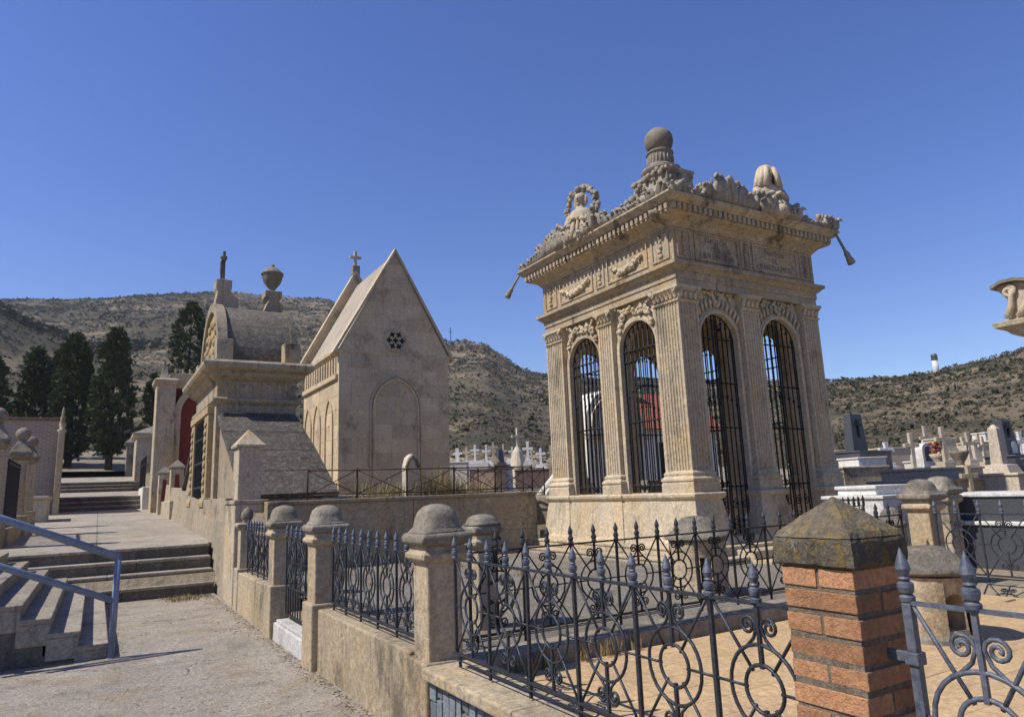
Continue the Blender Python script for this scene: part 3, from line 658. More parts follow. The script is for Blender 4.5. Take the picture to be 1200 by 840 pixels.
# piers: pedestal, base, fluted shaft, capital
def fluted(x0, x1, y0, y1, sides):
    P = []; c = [(x0, y0), (x1, y0), (x1, y1), (x0, y1)]; nm = ['S', 'E', 'N', 'W']; nrm = [(0, -1), (1, 0), (0, 1), (-1, 0)]
    for i in range(4):
        A, B = c[i], c[(i+1) % 4]; P.append(A)
        if nm[i] in sides:
            L = math.hypot(B[0]-A[0], B[1]-A[1]); d = ((B[0]-A[0])/L, (B[1]-A[1])/L); m = .03; n = max(4, round((L-2*m)/.066)); p = (L-2*m)/n
            for k in range(n):
                s0 = m+k*p+p*.14; wd_ = p*.72
                for t_ in (0, .12, .35, .65, .88, 1):
                    dep = .026*math.sqrt(max(0, 1-(2*t_-1)**2)); q_ = s0+wd_*t_
                    P.append((A[0]+d[0]*q_-nrm[i][0]*dep, A[1]+d[1]*q_-nrm[i][1]*dep))
    return P
def leafy(mb, base, out, side, z0, h, w):
    """acanthus-like leaf curling outwards"""
    rs = []
    for i in range(6):
        f = i/5; o = .008+.05*f**2.2; zz = z0+h*(f if f < .85 else .85-(f-.85)*.6); ww = w*(.6+.6*math.sin(math.pi*min(1, f*.9+.1)))*.5*(1 if i < 5 else .4)
        c = Vector(base)+out*o; th = .014
        rs.append([c-side*ww+Vector((0, 0, zz)), c+out*th*1.6+Vector((0, 0, zz)), c+side*ww+Vector((0, 0, zz)), c-out*th+Vector((0, 0, zz))])
    mb.rings(rs)
piers = [(8.0, 8.44, 8.0, 8.58, 'SW'), (8.0, 8.44, 11.36, 11.93, 'WN'), (11.16, 11.6, 8.0, 8.58, 'SE'), (11.16, 11.6, 11.36, 11.93, 'EN'),
         (8.0, 8.3, 9.76, 10.15, 'W'), (11.3, 11.6, 9.76, 10.15, 'E'), (9.5, 9.94, 8.0, 8.3, 'S'), (9.5, 9.94, 11.63, 11.93, 'N')]
for x0, x1, y0, y1, sd_ in piers:
    q = MB(); q.sweep(x0, x1, y0, y1, [(.19, .68), (.19, .74), (.165, .78), (.075, 1.40), (.10, 1.415), (.125, 1.45), (.13, 1.49), (.10, 1.515)]); pd_ = build('pedestal', q, 'pav', pav, bevel=.008)
    q = MB(); q.sweep(x0, x1, y0, y1, [(.07, 1.515), (.07, 1.665), (.055, 1.675), (.075, 1.70), (.075, 1.73), (.05, 1.755), (.03, 1.78), (.04, 1.80), (.035, 1.825), (.004, 1.86)]); build('base', q, 'pav', pav, bevel=.004)
    q = MB(); q.prism(fluted(x0, x1, y0, y1, sd_), 1.858, 4.62, 'z'); build('fluted_shaft', q, 'pav', pav)
    q = MB(); q.sweep(x0, x1, y0, y1, [(.004, 4.60), (.022, 4.615), (.022, 4.64), (.004, 4.65), (.012, 4.76), (.045, 4.82), (.06, 4.83), (.06, 4.878), (.04, 4.882)]); cpt = build('capital', q, 'pav', pav)
    q = MB()
    for s in sd_:
        out = OUT[s]; sv = Vector((0, 1, 0)) if s in 'WE' else Vector((1, 0, 0)); a, b = (y0, y1) if s in 'WE' else (x0, x1)
        n = max(3, round((b-a)/.1))
        for k in range(n):
            u = a+(b-a)*(k+.5)/n; bp = SIDE[s](u, 0, 0); leafy(q, bp, out, sv, 4.655, .15, (b-a)/n*1.0)
        for k in (0, 1):
            u = a+.03 if k == 0 else b-.03; c = Vector(SIDE[s](u, .05, 4.795))
            q.tube([c+sv*math.cos(.7*i)*(.045-.0035*i)*(1 if k else -1)+Vector((0, 0, math.sin(.7*i)*(.045-.0035*i))) for i in range(12)], .015, 6)
        for k in range(n*2):                                       # drilled beads at the neck
            u = a+(b-a)*(k+.5)/(n*2); c = SIDE[s](u, .02, 4.628); q.blob(c, .014, 6, 4)
    build('acanthus_leaves', q, 'pav', cpt, smooth=True)
for s in 'WEN':                                                     # dado below the windows
    a, b = (Y0+.5, Y1-.5) if s in 'WE' else (X0+.4, X1-.4)
    prof = [(-.2, .69), (.165, .69), (.14, .76), (.055, 1.398), (.075, 1.412), (.10, 1.45), (.105, 1.49), (.07, 1.512), (-.2, 1.512)]
    q = MB(); q.rings([[SIDE[s](u, v, z) for v, z in prof] for u in (a, b)]); build('dado', q, 'pav', pav)
# entablature
q = MB(); q.sweep(X0, X1, Y0, Y1, [(-.36, 4.881), (.0, 4.881), (.0, 5.0), (.02, 5.004), (.02, 5.12), (.05, 5.135), (.10, 5.19), (.14, 5.21), (.14, 5.265), (.03, 5.30)]); build('architrave', q, 'pavtop', pav)
q = MB(); q.sweep(X0, X1, Y0, Y1, [(.012, 5.29), (.012, 5.905)]); fz = build('frieze', q, 'pavtop', pav)
q = MB(); q.sweep(X0, X1, Y0, Y1, [(.02, 5.895), (.05, 5.93), (.09, 5.98), (.17, 6.02), (.235, 6.04), (.255, 6.06), (.255, 6.18), (.325, 6.19), (.36, 6.23), (.395, 6.27), (.41, 6.285), (.41, 6.315), (.25, 6.345), (.0, 6.37)]); cor = build('cornice', rock(q, .004, 2), 'pavtop', pav)
for s in 'WSEN':
    a, b = (Y0, Y1) if s in 'WE' else (X0, X1); a -= .27; b += .27; n = int((b-a)/.118); q = MB()
    for k in range(n):
        u = a+(b-a)*(k+.5)/n; p0 = SIDE[s](u-.034, .245, 6.075); p1 = SIDE[s](u+.034, .315, 6.178)
        q.box(min(p0[0], p1[0]), max(p0[0], p1[0]), min(p0[1], p1[1]), max(p0[1], p1[1]), 6.075, 6.178)
    stuff(build('dentil_course', q, 'pavtop', cor))
# frieze panels and lettering
def fbox(mb, s, u0, u1, v0, v1, z0, z1):
    a, b = SIDE[s](u0, v0, z0), SIDE[s](u1, v1, z1); mb.box(min(a[0], b[0]), max(a[0], b[0]), min(a[1], b[1]), max(a[1], b[1]), z0, z1)
PAN = {'S': [(8.47, 9.53), (9.91, 11.13)], 'W': [(8.62, 9.74), (10.19, 11.3)], 'E': [(8.62, 9.74), (10.19, 11.3)], 'N': [(8.47, 9.53), (9.91, 11.13)]}
NAR = {'S': [(8.06, 8.38), (9.6, 9.84), (11.22, 11.54)], 'W': [(8.08, 8.5), (9.83, 10.1), (11.42, 11.85)]}
for s in 'WSEN':
    for u0, u1 in PAN[s]+NAR.get(s, []):
        q = MB()
        for a, b, c, d in ((u0, u1, 5.36, 5.385), (u0, u1, 5.835, 5.86), (u0, u0+.025, 5.385, 5.835), (u1-.025, u1, 5.385, 5.835)): fbox(q, s, a, b, .008, .034, c, d)
        build('panel_frame', q, 'pavtop', fz)
    for u0, u1 in NAR.get(s, []):
        q = MB(); c = (u0+u1)/2
        for k in range(5): q.blob(SIDE[s](c+.015*math.sin(k*2), .02, 5.44+k*.085), (.05-.006*k, .05-.006*k, .05), 8, 5)
        build('carved_drop', q, 'pavtop', fz, smooth=True)
M['letter'] = plain('cut_letters', (.2, .17, .14), (.14, .12, .1), .9)
def lettering(txt, s, u, z, size, rz):
    cu = bpy.data.curves.new('inscription', 'FONT'); cu.body = txt; cu.size = size; cu.align_x = 'CENTER'; cu.align_y = 'CENTER'; cu.extrude = .004; cu.space_line = .95; cu.space_character = 1.15
    to_ = bpy.data.objects.new('tmp_text', cu); COL.objects.link(to_); dg = bpy.context.evaluated_depsgraph_get(); dg.update()
    me = bpy.data.meshes.new_from_object(to_.evaluated_get(dg)); bpy.data.objects.remove(to_); me.materials.clear(); me.materials.append(M['letter'])
    p = Vector(SIDE[s](u, .0135, z))-Vector(LOC[pav.name]); o = put('inscription', me, fz, p, (R(90), 0, rz)); o.scale = (.72, 1, 1); return o
for u_, words in ((9.0, ('PANTEON', 'DE', 'JUAN LORENZO')), (10.52, ('PANTEON', 'DE', 'MANUELA PICO'))):
    for k_, wd_ in enumerate(words): lettering(wd_, 'S', u_, 5.745-k_*.135, .145, 0)
# carved garlands in the spandrels, frieze swags
def garland(mb, s, pts, r, v=-.09, wob=.02):
    n = 26
    for i in range(n+1):
        f = i/n*(len(pts)-1); k = min(int(f), len(pts)-2); t_ = f-k
        u = pts[k][0]*(1-t_)+pts[k+1][0]*t_; z = pts[k][1]*(1-t_)+pts[k+1][1]*t_
        rr = r*random.uniform(.7, 1.2)
        mb.blob(SIDE[s](u+random.uniform(-wob, wob), v+random.uniform(0, .04), z+random.uniform(-wob, wob)), (rr, rr, rr*random.uniform(.8, 1.3)), 7, 5)
def volute(mb, s, u, z, r, v, turns=1.4, sg=1, th=.02, a0=math.pi/2):
    mb.tube([SIDE[s](u+sg*(r-(r*.8)*i/16)*math.cos(a0+2*math.pi*turns*i/16), v, z+(r-(r*.8)*i/16)*math.sin(a0+2*math.pi*turns*i/16)) for i in range(17)], th, 6)
for s in 'WSEN':
    for uc, w, zs, zp in OPS[s]:
        q = MB(); zt = zp+w/2
        if s in 'SN':                                               # paired wing-like scrolls and a drop in the middle
            for sg in (-1, 1):
                for k in range(6):
                    a = R(32+k*11); L = .30-.012*k
                    p0 = (uc+sg*(w/2+.10)*math.cos(a), zp+(w/2+.10)*math.sin(a)); p1 = (p0[0]+sg*.03*(6-k)/3, min(4.85, p0[1]+.05+L*.55))
                    q.tube([SIDE[s](p0[0], -.1, p0[1]), SIDE[s]((p0[0]+p1[0])/2+sg*.02, -.07, (p0[1]+p1[1])/2), SIDE[s](p1[0], -.09, p1[1])], [.02, .034, .012], 6)
                volute(q, s, uc+sg*.38, 4.78, .055, -.09, 1.3, sg, .022)
            garland(q, s, [(uc-.13, 4.84), (uc, 4.64), (uc+.13, 4.84)], .032); garland(q, s, [(uc-.4, 4.85), (uc+.4, 4.85)], .026)
        else:                                                       # leafy garland climbing over the arch
            garland(q, s, [(uc-.46, 4.42), (uc-.34, 4.62), (uc-.12, 4.68), (uc+.08, 4.80), (uc+.30, 4.66), (uc+.47, 4.40)], .042, -.08, .03)
            garland(q, s, [(uc-.40, 4.82), (uc-.2, 4.72), (uc, 4.68), (uc+.25, 4.76), (uc+.45, 4.84)], .032, -.08, .03)
            for sg in (-1, 1): volute(q, s, uc+sg*.34, 4.66, .08, -.06, 1.4, sg, .026); volute(q, s, uc+sg*.17, 4.76, .05, -.06, 1.3, -sg, .02)
        build('spandrel_carving', q, 'pav', pav, smooth=True)
for a, b in ((8.75, 9.6), (10.3, 11.2)):
    q = MB(); garland(q, 'W', [(a, 5.62), ((a+b)/2, 5.45), (b, 5.62)], .035, .03, .02); garland(q, 'W', [(a+.2, 5.5), (b-.2, 5.47)], .045, .03, .03)
    build('frieze_swag', q, 'statue', fz, smooth=True)
# grilles
bar_h = {}
def grille(s, uc, w, zs, door=False):
    v = -.18; q = MB(); r = w/2-.012
    q.tube([SIDE[s](uc+r*math.cos(math.pi*i/14), v, SP+r*math.sin(math.pi*i/14)) for i in range(15)], .012, 6)
    for sg in (-1, 1): q.tube([SIDE[s](uc+sg*r, v, zs+.01), SIDE[s](uc+sg*r, v, SP)], .012, 6)
    g_ = build('door_grille' if door else 'window_grille', q, 'blackiron', pav, smooth=True); rx = Vector(LOC[pav.name])
    n = 8
    for k in range(n):
        u = uc-w/2+w*(k+.5)/n; zt = SP+math.sqrt(max(0, r*r-(u-uc)**2))-.0; key = ('bar', round(zt-zs, 2))
        def mk(q_):
            H = zt-zs-.02; q_.tube([(0, 0, 0), (0, 0, H)], .0125, 6)
            for zz in (.12, .62*H, H-.1): q_.blob((0, 0, zz), (.026, .026, .034), 6, 4)
        put('bar', fmesh(key, mk, 'blackiron', True), g_, Vector(SIDE[s](u, v, zs+.012))-rx)
    for zz in ([zs+.78, 2.55, 3.3, SP] if door else [zs+.12, 2.75, 3.85, SP-.02]):
        q = MB(); q.tube([SIDE[s](uc-r, v+.012, zz), SIDE[s](uc+r, v+.012, zz)], .012, 6)
        for k in range(n): q.blob(SIDE[s](uc-w/2+w*(k+.5)/n, v+.02, zz), .02, 6, 4)
        build('cross_rail', q, 'blackiron', g_, smooth=True)
    if door:
        for k in range(4):
            for zz in (zs+.22, zs+.5): q = MB(); volute(q, s, uc-w/2+w*(k+.5)/4, zz, .085, v, 1.5, 1 if k % 2 else -1, .011); build('scroll', q, 'blackiron', g_, smooth=True)
    else:
        for k in range(5): q = MB(); volute(q, s, uc-w/2+w*(k+.5)/5, zs+.07, .05, v, 1.4, 1 if k % 2 else -1, .009); build('scroll', q, 'blackiron', g_, smooth=True)
    if door:
        q = MB(); q.tube([SIDE[s](uc, v+.01, zs), SIDE[s](uc, v+.01, SP+r)], .015, 6); build('meeting_stile', q, 'blackiron', g_)
for s in 'WSEN':
    for uc, w, zs, zp in OPS[s]: grille(s, uc, w, zs, s == 'S')
q = MB(); q.box(9.35, 10.25, 10.6, 11.2, .8, 1.65); q.box(9.28, 10.32, 10.53, 11.27, 1.65, 1.75); build('altar', q, 'pavdark', pav, bevel=.01)
# roof, finial
q = MB(); q.sweep(X0, X1, Y0, Y1, [(-.08, 6.33), (-.10, 6.50), (-.25, 6.56), (-.55, 6.64), (-.95, 6.82), (-1.22, 7.08), (-1.36, 7.36), (-1.34, 7.4), (-1.34, 7.5), (-1.40, 7.54), (-1.44, 7.6), (-1.46, 7.86), (-1.42, 7.9), (-1.42, 7.96), (-1.5, 8.0)]); rf = build('roof', rock(q, .01, 2), 'pavdark', pav)
q = MB(); q.lathe([(.34, 7.98), (.40, 8.03), (.42, 8.07), (.41, 8.12), (.33, 8.16), (.28, 8.2), (.265, 8.22), (.262, 8.47), (.285, 8.49), (.285, 8.52), (.26, 8.535), (.25, 8.55)], PCX, PCY, 32); build('drum', q, 'cap', rf, smooth=False)
q = MB()
for k in range(22):
    a = 2*math.pi*k/22; q.blob((PCX+.268*math.cos(a), PCY+.268*math.sin(a), 8.34), (.02, .02, .09), 6, 4)
build('drum_fluting', q, 'pavdark', rf, smooth=True)
q = MB(); q.lathe([(.3*math.sin(math.pi*i/16)+.0005, 8.795-.3*math.cos(math.pi*i/16)) for i in range(1, 17)], PCX, PCY, 32); build('ball', rock(q, .008, 5), 'cap', rf, smooth=True)
# crestings along the cornice and on the hips
def crest(mb, s, u0, u1, hf, v0, dens=15, vz=6.315, r=.055):
    v0 -= .08
    n = int(abs(u1-u0)*dens)
    for i in range(n):
        f = (i+.5)/n; u = u0+(u1-u0)*f+random.uniform(-.03, .03); h = hf(f)*random.uniform(.75, 1.15)
        z = vz-.02
        while z < vz+h:
            rr = r*random.uniform(.5, 1.0); mb.blob(SIDE[s](u+random.uniform(-.03, .03), v0+random.uniform(-.05, .04), z), (rr, rr, rr*random.uniform(.8, 1.4)), 7, 5, jit=.32); z += rr*1.3
    for i in range(max(2, n//5)):
        f = (i+.5)/max(2, n//5); h = hf(f); volute(mb, s, u0+(u1-u0)*f, vz+h*.62, max(.05, h*.4), v0+.04, 1.3, 1 if i % 2 else -1, .026)
    for i in range(n):                                              # curling leaves
        f = (i+random.random())/n; h = hf(f)*random.uniform(.8, 1.2); u = u0+(u1-u0)*f; sg = random.choice((-1, 1)); b = .035+h*.12
        mb.tube([SIDE[s](u, v0+.02, vz), SIDE[s](u+sg*.02, v0+.07, vz+h*.45), SIDE[s](u+sg*.05, v0+.08, vz+h*.85), SIDE[s](u+sg*(.08+h*.1), v0+.12, vz+h), SIDE[s](u+sg*(.11+h*.15), v0+.13, vz+h*.86)], [b*.8, b*1.1, b*.8, b*.5, b*.15], 5)
    for i in range(n//3):                                           # leaf tips
        f = random.random(); h = hf(f); u = u0+(u1-u0)*f; b = Vector(SIDE[s](u, v0+.02, vz+h*.7)); t_ = Vector(SIDE[s](u+random.uniform(-.07, .07), v0+random.uniform(0, .08), vz+h*1.15+.03)); mb.tube([b, (b+t_)/2+Vector((0, 0, .015)), t_], [.03, .022, .006], 5)
def crest_part(s, *segs, mat='pavdark'):
    for sg in segs: q = MB(); crest(q, s, *sg); build('cresting', q, mat, pav, smooth=True)
crest_part('W', (12.25, 10.75, lambda f: .10+.42*f**1.6, .36), (9.72, 9.2, lambda f: .42-.25*f, .36), (9.2, 7.75, lambda f: .13+.05*math.sin(f*9), .34))
crest_part('S', (7.75, 8.5, lambda f: .14+.06*math.sin(f*8), .34), (8.5, 9.95, lambda f: .24+.2*abs(math.sin(f*4.2)), .34), (10.6, 11.05, lambda f: .42-.3*f, .34), (11.05, 11.6, lambda f: .10, .36), (11.6, 12.05, lambda f: .30-.1*abs(f-.4), .36))
crest_part('W', (10.85, 9.6, lambda f: .22+.12*math.sin(f*7), .44)); crest_part('S', (9.85, 10.8, lambda f: .2+.12*math.sin(f*7), .44))
crest_part('E', (8, 12, lambda f: .16+.12*math.sin(f*3.1), .3)); crest_part('N', (8, 12, lambda f: .16+.12*math.sin(f*3.1), .3))
q = MB()
for sx, sy in ((-1, -1), (1, -1), (-1, 1), (1, 1)):                 # leafy crockets down the hips
    for i in range(30):
        f = i/29; o = interp(f, [(0, 1.7), (.3, 1.15), (.6, .64), (1, .44)]); z = interp(f, [(0, 6.5), (.3, 6.68), (.6, 7.0), (1, 7.5)])
        for _ in range(2): rr = random.uniform(.045, .085); q.blob((PCX+sx*o+random.uniform(-.05, .05), PCY+sy*(o+.1)+random.uniform(-.05, .05), z+random.uniform(0, .1)), (rr, rr, rr*1.2), 7, 5, jit=.12)
for k in range(46):
    a = k*.137*math.pi; rr = random.uniform(.04, .07); q.blob((PCX+.40*max(-1, min(1, 1.3*math.cos(a))), PCY+.5*max(-1, min(1, 1.3*math.sin(a))), random.uniform(7.48, 7.95)), (rr, rr, rr*1.2), 7, 5, jit=.12)
stuff(build('roof_crockets', q, 'pavdark', rf, smooth=True))
# figures
def figure(name, cx, cy, z0, h, face, wreath=False, hood=False):
    f = Vector(face).normalized(); s_ = Vector((f.y, -f.x, 0)); up = Vector((0, 0, 1)); c = Vector((cx, cy, z0)); q = MB()
    def ell(z, a, b, o=0, n=14): return [c+up*z*h+f*(o*h)+s_*a*h*math.cos(2*math.pi*j/n)+f*b*h*math.sin(2*math.pi*j/n) for j in range(n)]
    q.rings([ell(0, .30, .2), ell(.1, .29, .2), ell(.22, .2, .16), ell(.34, .2, .16), ell(.46, .24, .17), ell(.56, .25, .15), ell(.62, .2, .12), ell(.66, .09, .08), ell(.72, .075, .075), ell(.76, .07, .07)])
    hc = c+up*.84*h
    def at(a, b, z): return hc+s_*a*h+f*b*h+up*z*h
    q.blob(at(0, .01, 0), (.105*h, .105*h, .13*h), 12, 9); q.blob(at(0, .115, -.01), (.02*h, .03*h, .035*h), 6, 5)
    q.blob(at(0, .1, -.055), (.035*h, .02*h, .012*h), 6, 4); q.blob(at(0, .085, -.1), (.035*h, .03*h, .03*h), 6, 5)
    for sg in (-1, 1):
        q.blob(at(sg*.042, .09, .03), (.022*h, .018*h, .014*h), 6, 4); q.blob(at(sg*.105, 0, -.01), (.02*h, .03*h, .035*h), 6, 4)
        q.blob(at(sg*.09, -.03, -.02), (.05*h, .07*h, .12*h), 8, 6)
        sh = c+up*.56*h+s_*sg*.22*h; el = c+up*.36*h+s_*sg*.27*h+f*.1*h; hd = c+up*.42*h+s_*sg*.06*h+f*.2*h
        q.tube([sh, (sh+el)/2, el, (el+hd)/2, hd], [.07*h, .065*h, .055*h, .05*h, .04*h], 8)
        q.blob(hd, (.045*h, .05*h, .04*h), 7, 5)
    q.blob(at(0, -.03, .06), (.12*h, .12*h, .1*h), 10, 7)
    for k in range(16):
        a = 2*math.pi*k/16; q.blob(c+s_*.27*h*math.cos(a)+f*.19*h*math.sin(a)+up*random.uniform(.03, .2)*h, (.06*h, .06*h, .08*h), 7, 5, jit=.1)
    for k in range(10):                                             # hanging drapery folds
        a = R(-100)+R(200)*k/9; b0 = c+up*.5*h+s_*.2*h*math.sin(a)+f*.13*h*math.cos(a); b1 = c+up*.02*h+s_*.33*h*math.sin(a)+f*.25*h*math.cos(a)
        q.tube([b0, (b0+b1)/2+f*.02*h, b1], [.02*h, .045*h, .055*h], 6)
    rock(q, .022*h, 7); rock(q, .012*h, 22)
    o = build(name, q, 'statue', pav, smooth=True)
    if wreath:
        q = MB()
        for k in range(34):
            a = R(-35)+R(250)*k/33
            p = c+up*.68*h+s_*.33*h*math.cos(a)+up*.42*h*math.sin(a)-f*.07*h
            for _ in range(3): rr = random.uniform(.03, .06)*h; q.blob(p+Vector((random.uniform(-1, 1), random.uniform(-1, 1), random.uniform(-1, 1)))*.045*h, (rr, rr, rr), 6, 4, jit=.15)
        build('wreath', q, 'pavdark', o, smooth=True)
    if hood:
        q = MB()                                                    # veil drawn over the head, falling in folds to the shoulders
        q.blob(hc-f*.045*h+up*.05*h, (.155*h, .155*h, .15*h), 14, 10)
        for k in range(11):
            a = R(35)+R(290)*k/10; b0 = hc+up*.1*h+(f*math.cos(a)+s_*math.sin(a))*.12*h; b1 = hc-up*.06*h+(f*math.cos(a)+s_*math.sin(a))*.165*h; b2 = hc-up*.26*h+(f*math.cos(a)*.8+s_*math.sin(a)*1.15)*.19*h
            q.tube([b0, b1, b2], [.04*h, .05*h, .055*h], 7)
        rock(q, .012*h, 14); build('veil', q, 'statue', o, smooth=True)
        q = MB(); q.blob(c+f*.26*h+up*.06*h, (.15*h, .15*h, .13*h), 10, 7); build('carved_fruit', q, 'statue', o, smooth=True)
    return o
figure('statue', 7.8, 10.2, 6.315, 1.04, (-1, -.35, 0), wreath=True)
figure('statue', 10.32, 7.8, 6.315, 1.06, (-.3, -1, 0), hood=True)
def tassel(p0, p1):
    p0, p1 = Vector(p0), Vector(p1); d = p1-p0; q = MB(); pts = [p0+d*f for f in (0, .2, .4, .55, .62, .66, .72, .85, .97, 1)]
    q.tube(pts, [.022, .024, .026, .03, .04, .055, .05, .065, .075, .03], 8); build('stone_tassel', q, 'pavdark', pav, smooth=True)
tassel((11.92, 7.62, 6.26), (12.22, 7.55, 5.66)); tassel((7.62, 12.28, 6.24), (7.5, 12.66, 5.82)); tassel((7.8, 7.8, 6.15), (7.68, 8.16, 6.1))
# ---------------------------------------------------------------- retaining wall behind the plot, rusty railing on it
t = thing('retaining_wall', 'stained stone retaining wall behind the plot, under the rusty railing', 'wall', (5.2, 12.3, .3))
for i, (a, b) in enumerate(((2.45, 5.05), (5.056, 7.75))):
    q = MB(); q.box(a, b, 12.2, 12.46, .9, 1.56); build('wall_panel', rock(q, .006, 2), 'backwall', t, bevel=.012)
    q = MB(); q.box(a, b, 12.165, 12.5, 1.5605, 1.625); build('coping', rock(q, .006, 3), 'backwall', t, bevel=.012)
xs_ = [2.45, 3.6, 4.7, 5.75, 6.8, 7.75]
for a, b in zip(xs_, xs_[1:]):
    q = MB(); q.box(a+.003, b-.003, 12.19, 12.46, .25, .897); build('base_block', rock(q, .006, 3), 'backwall', t, bevel=.014)
def rusty(label, y, xs, z0, z1):
    t = thing('rusty_railing', label, 'railing', (xs[0], y, z0))
    for x in xs: tubepart('post', [(x, y, z0), (x, y, z1+.04)], .018, 'rust', t, 6)
    tubepart('top_rail', [(xs[0], y, z1), (xs[-1], y, z1)], .013, 'rust', t, 6); tubepart('bottom_rail', [(xs[0], y, z0+.08), (xs[-1], y, z0+.08)], .011, 'rust', t, 6)
    for a, b in zip(xs, xs[1:]):
        tubepart('brace', [(a, y-.012, z0+.08), (b, y-.012, z1)], .009, 'rust', t, 5); tubepart('brace', [(a, y+.012, z1), (b, y+.012, z0+.08)], .009, 'rust', t, 5)
rusty('rusty cross braced railing on top of the retaining wall', 12.38, [3.15, 4.04, 5.0, 5.98, 6.9, 7.78], 1.62, 2.13)
rusty('rusty cross braced railing around the tombs behind the chapel', 15.4, [7.45, 8.1, 8.75, 9.4, 10.05], 1.5, 2.2)
t = thing('grave_marker', 'small pointed stone marker standing behind the rusty railing', 'grave marker', (5.3, 12.9, 1.4))
q = MB(); q.prism([(5.14, 1.4), (5.44, 1.4), (5.43, 2.2), (5.37, 2.34), (5.29, 2.44), (5.2, 2.36), (5.15, 2.2)], 12.8, 13.02, 'y'); build('slab', rock(q, .015, 5), 'cream', t, bevel=.015)
q = MB(); q.tube([(5.16, 12.79, 2.16), (5.2, 12.78, 2.3), (5.29, 12.77, 2.4), (5.38, 12.78, 2.3), (5.42, 12.79, 2.16)], .03, 6); build('carved_rim', q, 'cap', t, smooth=True)
# pointed pier and acorn post at the end of the street wall
t = thing('stone_pier', 'tall stone pier with pointed cap at the foot of the sloping tomb', 'pier', (2.25, 13, 0))
q = MB(); q.box(1.99, 2.52, 12.5, 13.5, -.05, 1.60); build('pedestal', q, 'mon', t, bevel=.014); q = MB(); q.box(1.97, 2.54, 12.48, 13.52, 1.6005, 1.67); build('ledge', q, 'mon', t, bevel=.012)
q = MB(); q.box(2.04, 2.42, 12.6, 13.12, 1.67, 2.56); build('shaft', q, 'mon', t, bevel=.012)
q = MB(); q.rings([[(2.0,12.56,2.56),(2.46,12.56,2.56),(2.46,13.16,2.56),(2.0,13.16,2.56)], [(1.99,12.55,2.60),(2.47,12.55,2.60),(2.47,13.17,2.60),(1.99,13.17,2.60)], [(2.225,12.82,2.88),(2.235,12.82,2.88),(2.235,12.9,2.88),(2.225,12.9,2.88)]]); build('pointed_cap', q, 'mon', t, bevel=.01)
t = thing('stone_post', 'slim stone post topped by an acorn finial', 'post', (2.08, 11.92, 0))
q = MB(); q.box(1.94, 2.24, 11.77, 12.1, -.05, .62); build('base', q, 'mon', t, bevel=.014); q = MB(); q.box(1.98, 2.2, 11.82, 12.05, .62, 1.22); build('shaft', q, 'mon', t, bevel=.01)
q = MB(); q.sweep(1.98, 2.2, 11.82, 12.05, [(.01, 1.22), (.05, 1.25), (.06, 1.29), (.03, 1.31)]); build('cap', q, 'mon', t, bevel=.008)
q = MB(); q.lathe([(.05, 1.31), (.05, 1.335), (.085, 1.37), (.1, 1.42), (.085, 1.48), (.05, 1.53), (.005, 1.565)], 2.09, 11.93, 18); build('acorn', q, 'cap', t, smooth=True)

# ---------------------------------------------------------------- vaulted tomb with sloping flanks, cross and urn
mon = thing('vaulted_tomb', 'barrel vaulted stone tomb with sloping lichened flanks, crowned by a crucifix and an urn', 'tomb', (3.2, 19.2, .9))
MX0, MX1, MY0, MY1 = 2.25, 4.08, 17.2, 21.2
q = MB(); q.box(MX0, MX1, MY0, MY1, .8, 4.55); body = build('body', q, 'tomb', mon, bevel=.015)
q = MB(); q.sweep(MX0, MX1, MY0, MY1, [(.01, 3.88), (.05, 3.91), (.09, 3.96), (.09, 4.02), (.03, 4.05)]); build('string_course', q, 'tomb', mon)
q = MB(); q.sweep(MX0, MX1, MY0, MY1, [(.02, 4.46), (.08, 4.50), (.16, 4.56), (.16, 4.64), (.30, 4.70), (.34, 4.76), (.35, 4.84), (.30, 4.90), (.05, 4.92)]); build('cornice', q, 'tomb', mon)
for x in (2.7, 3.65):
    q = MB(); q.box(x-.03, x+.03, MY0-.035, MY0+.01, 3.3, 4.45); build('pilaster_strip', q, 'tomb', mon)
for x0, x1 in ((MX0-.05, MX0+.32), (MX1-.32, MX1+.05)):
    for y0, y1 in ((MY0-.05, MY0+.35), (MY1-.35, MY1+.05)):
        q = MB(); q.box(x0, x1, y0, y1, 4.92, 5.45); build('corner_block', q, 'tomb', mon, bevel=.012)
arc = [(19.2+1.62*math.cos(math.pi*i/24), 4.92+1.78*math.sin(math.pi*i/24)) for i in range(25)]
q = MB(); q.prism([(19.2+1.62, 4.6)]+arc+[(19.2-1.62, 4.6)], MX0+.25, MX1-.06, 'x'); build('vault', q, 'barrel', mon)
arc2 = [(19.2+1.68*math.cos(math.pi*i/24), 4.92+1.84*math.sin(math.pi*i/24)) for i in range(25)]
for xa, xb in ((MX0+.02, MX0+.25), (MX1-.06, MX1+.1)):
    q = MB(); q.rings([[(xa, a[0], a[1]), (xb, a[0], a[1]), (xb, b[0]*.9+19.2*.1, 4.92+(b[1]-4.92)*.88), (xa, b[0]*.9+19.2*.1, 4.92+(b[1]-4.92)*.88)] for a, b in zip(arc2, arc2)]); build('vault_rib', q, 'tomb' if xa < 3 else 'barrel', mon)
q = MB(); q.prism([(19.2+1.5, 4.9)]+[(19.2+1.5*math.cos(math.pi*i/20), 4.92+1.62*math.sin(math.pi*i/20)) for i in range(21)], MX0+.10, MX0+.24, 'x'); tym = build('tympanum', q, 'gold', mon)
q = MB()
for k in range(9):
    a = math.pi*(k+.5)/9
    for f in (.35, .6, .85): q.blob((MX0+.09, 19.2+1.35*f*math.cos(a), 4.98+1.45*f*math.sin(a)), (.06, .13, .13), 8, 5)
build('shell_carving', q, 'gold', tym, smooth=True)
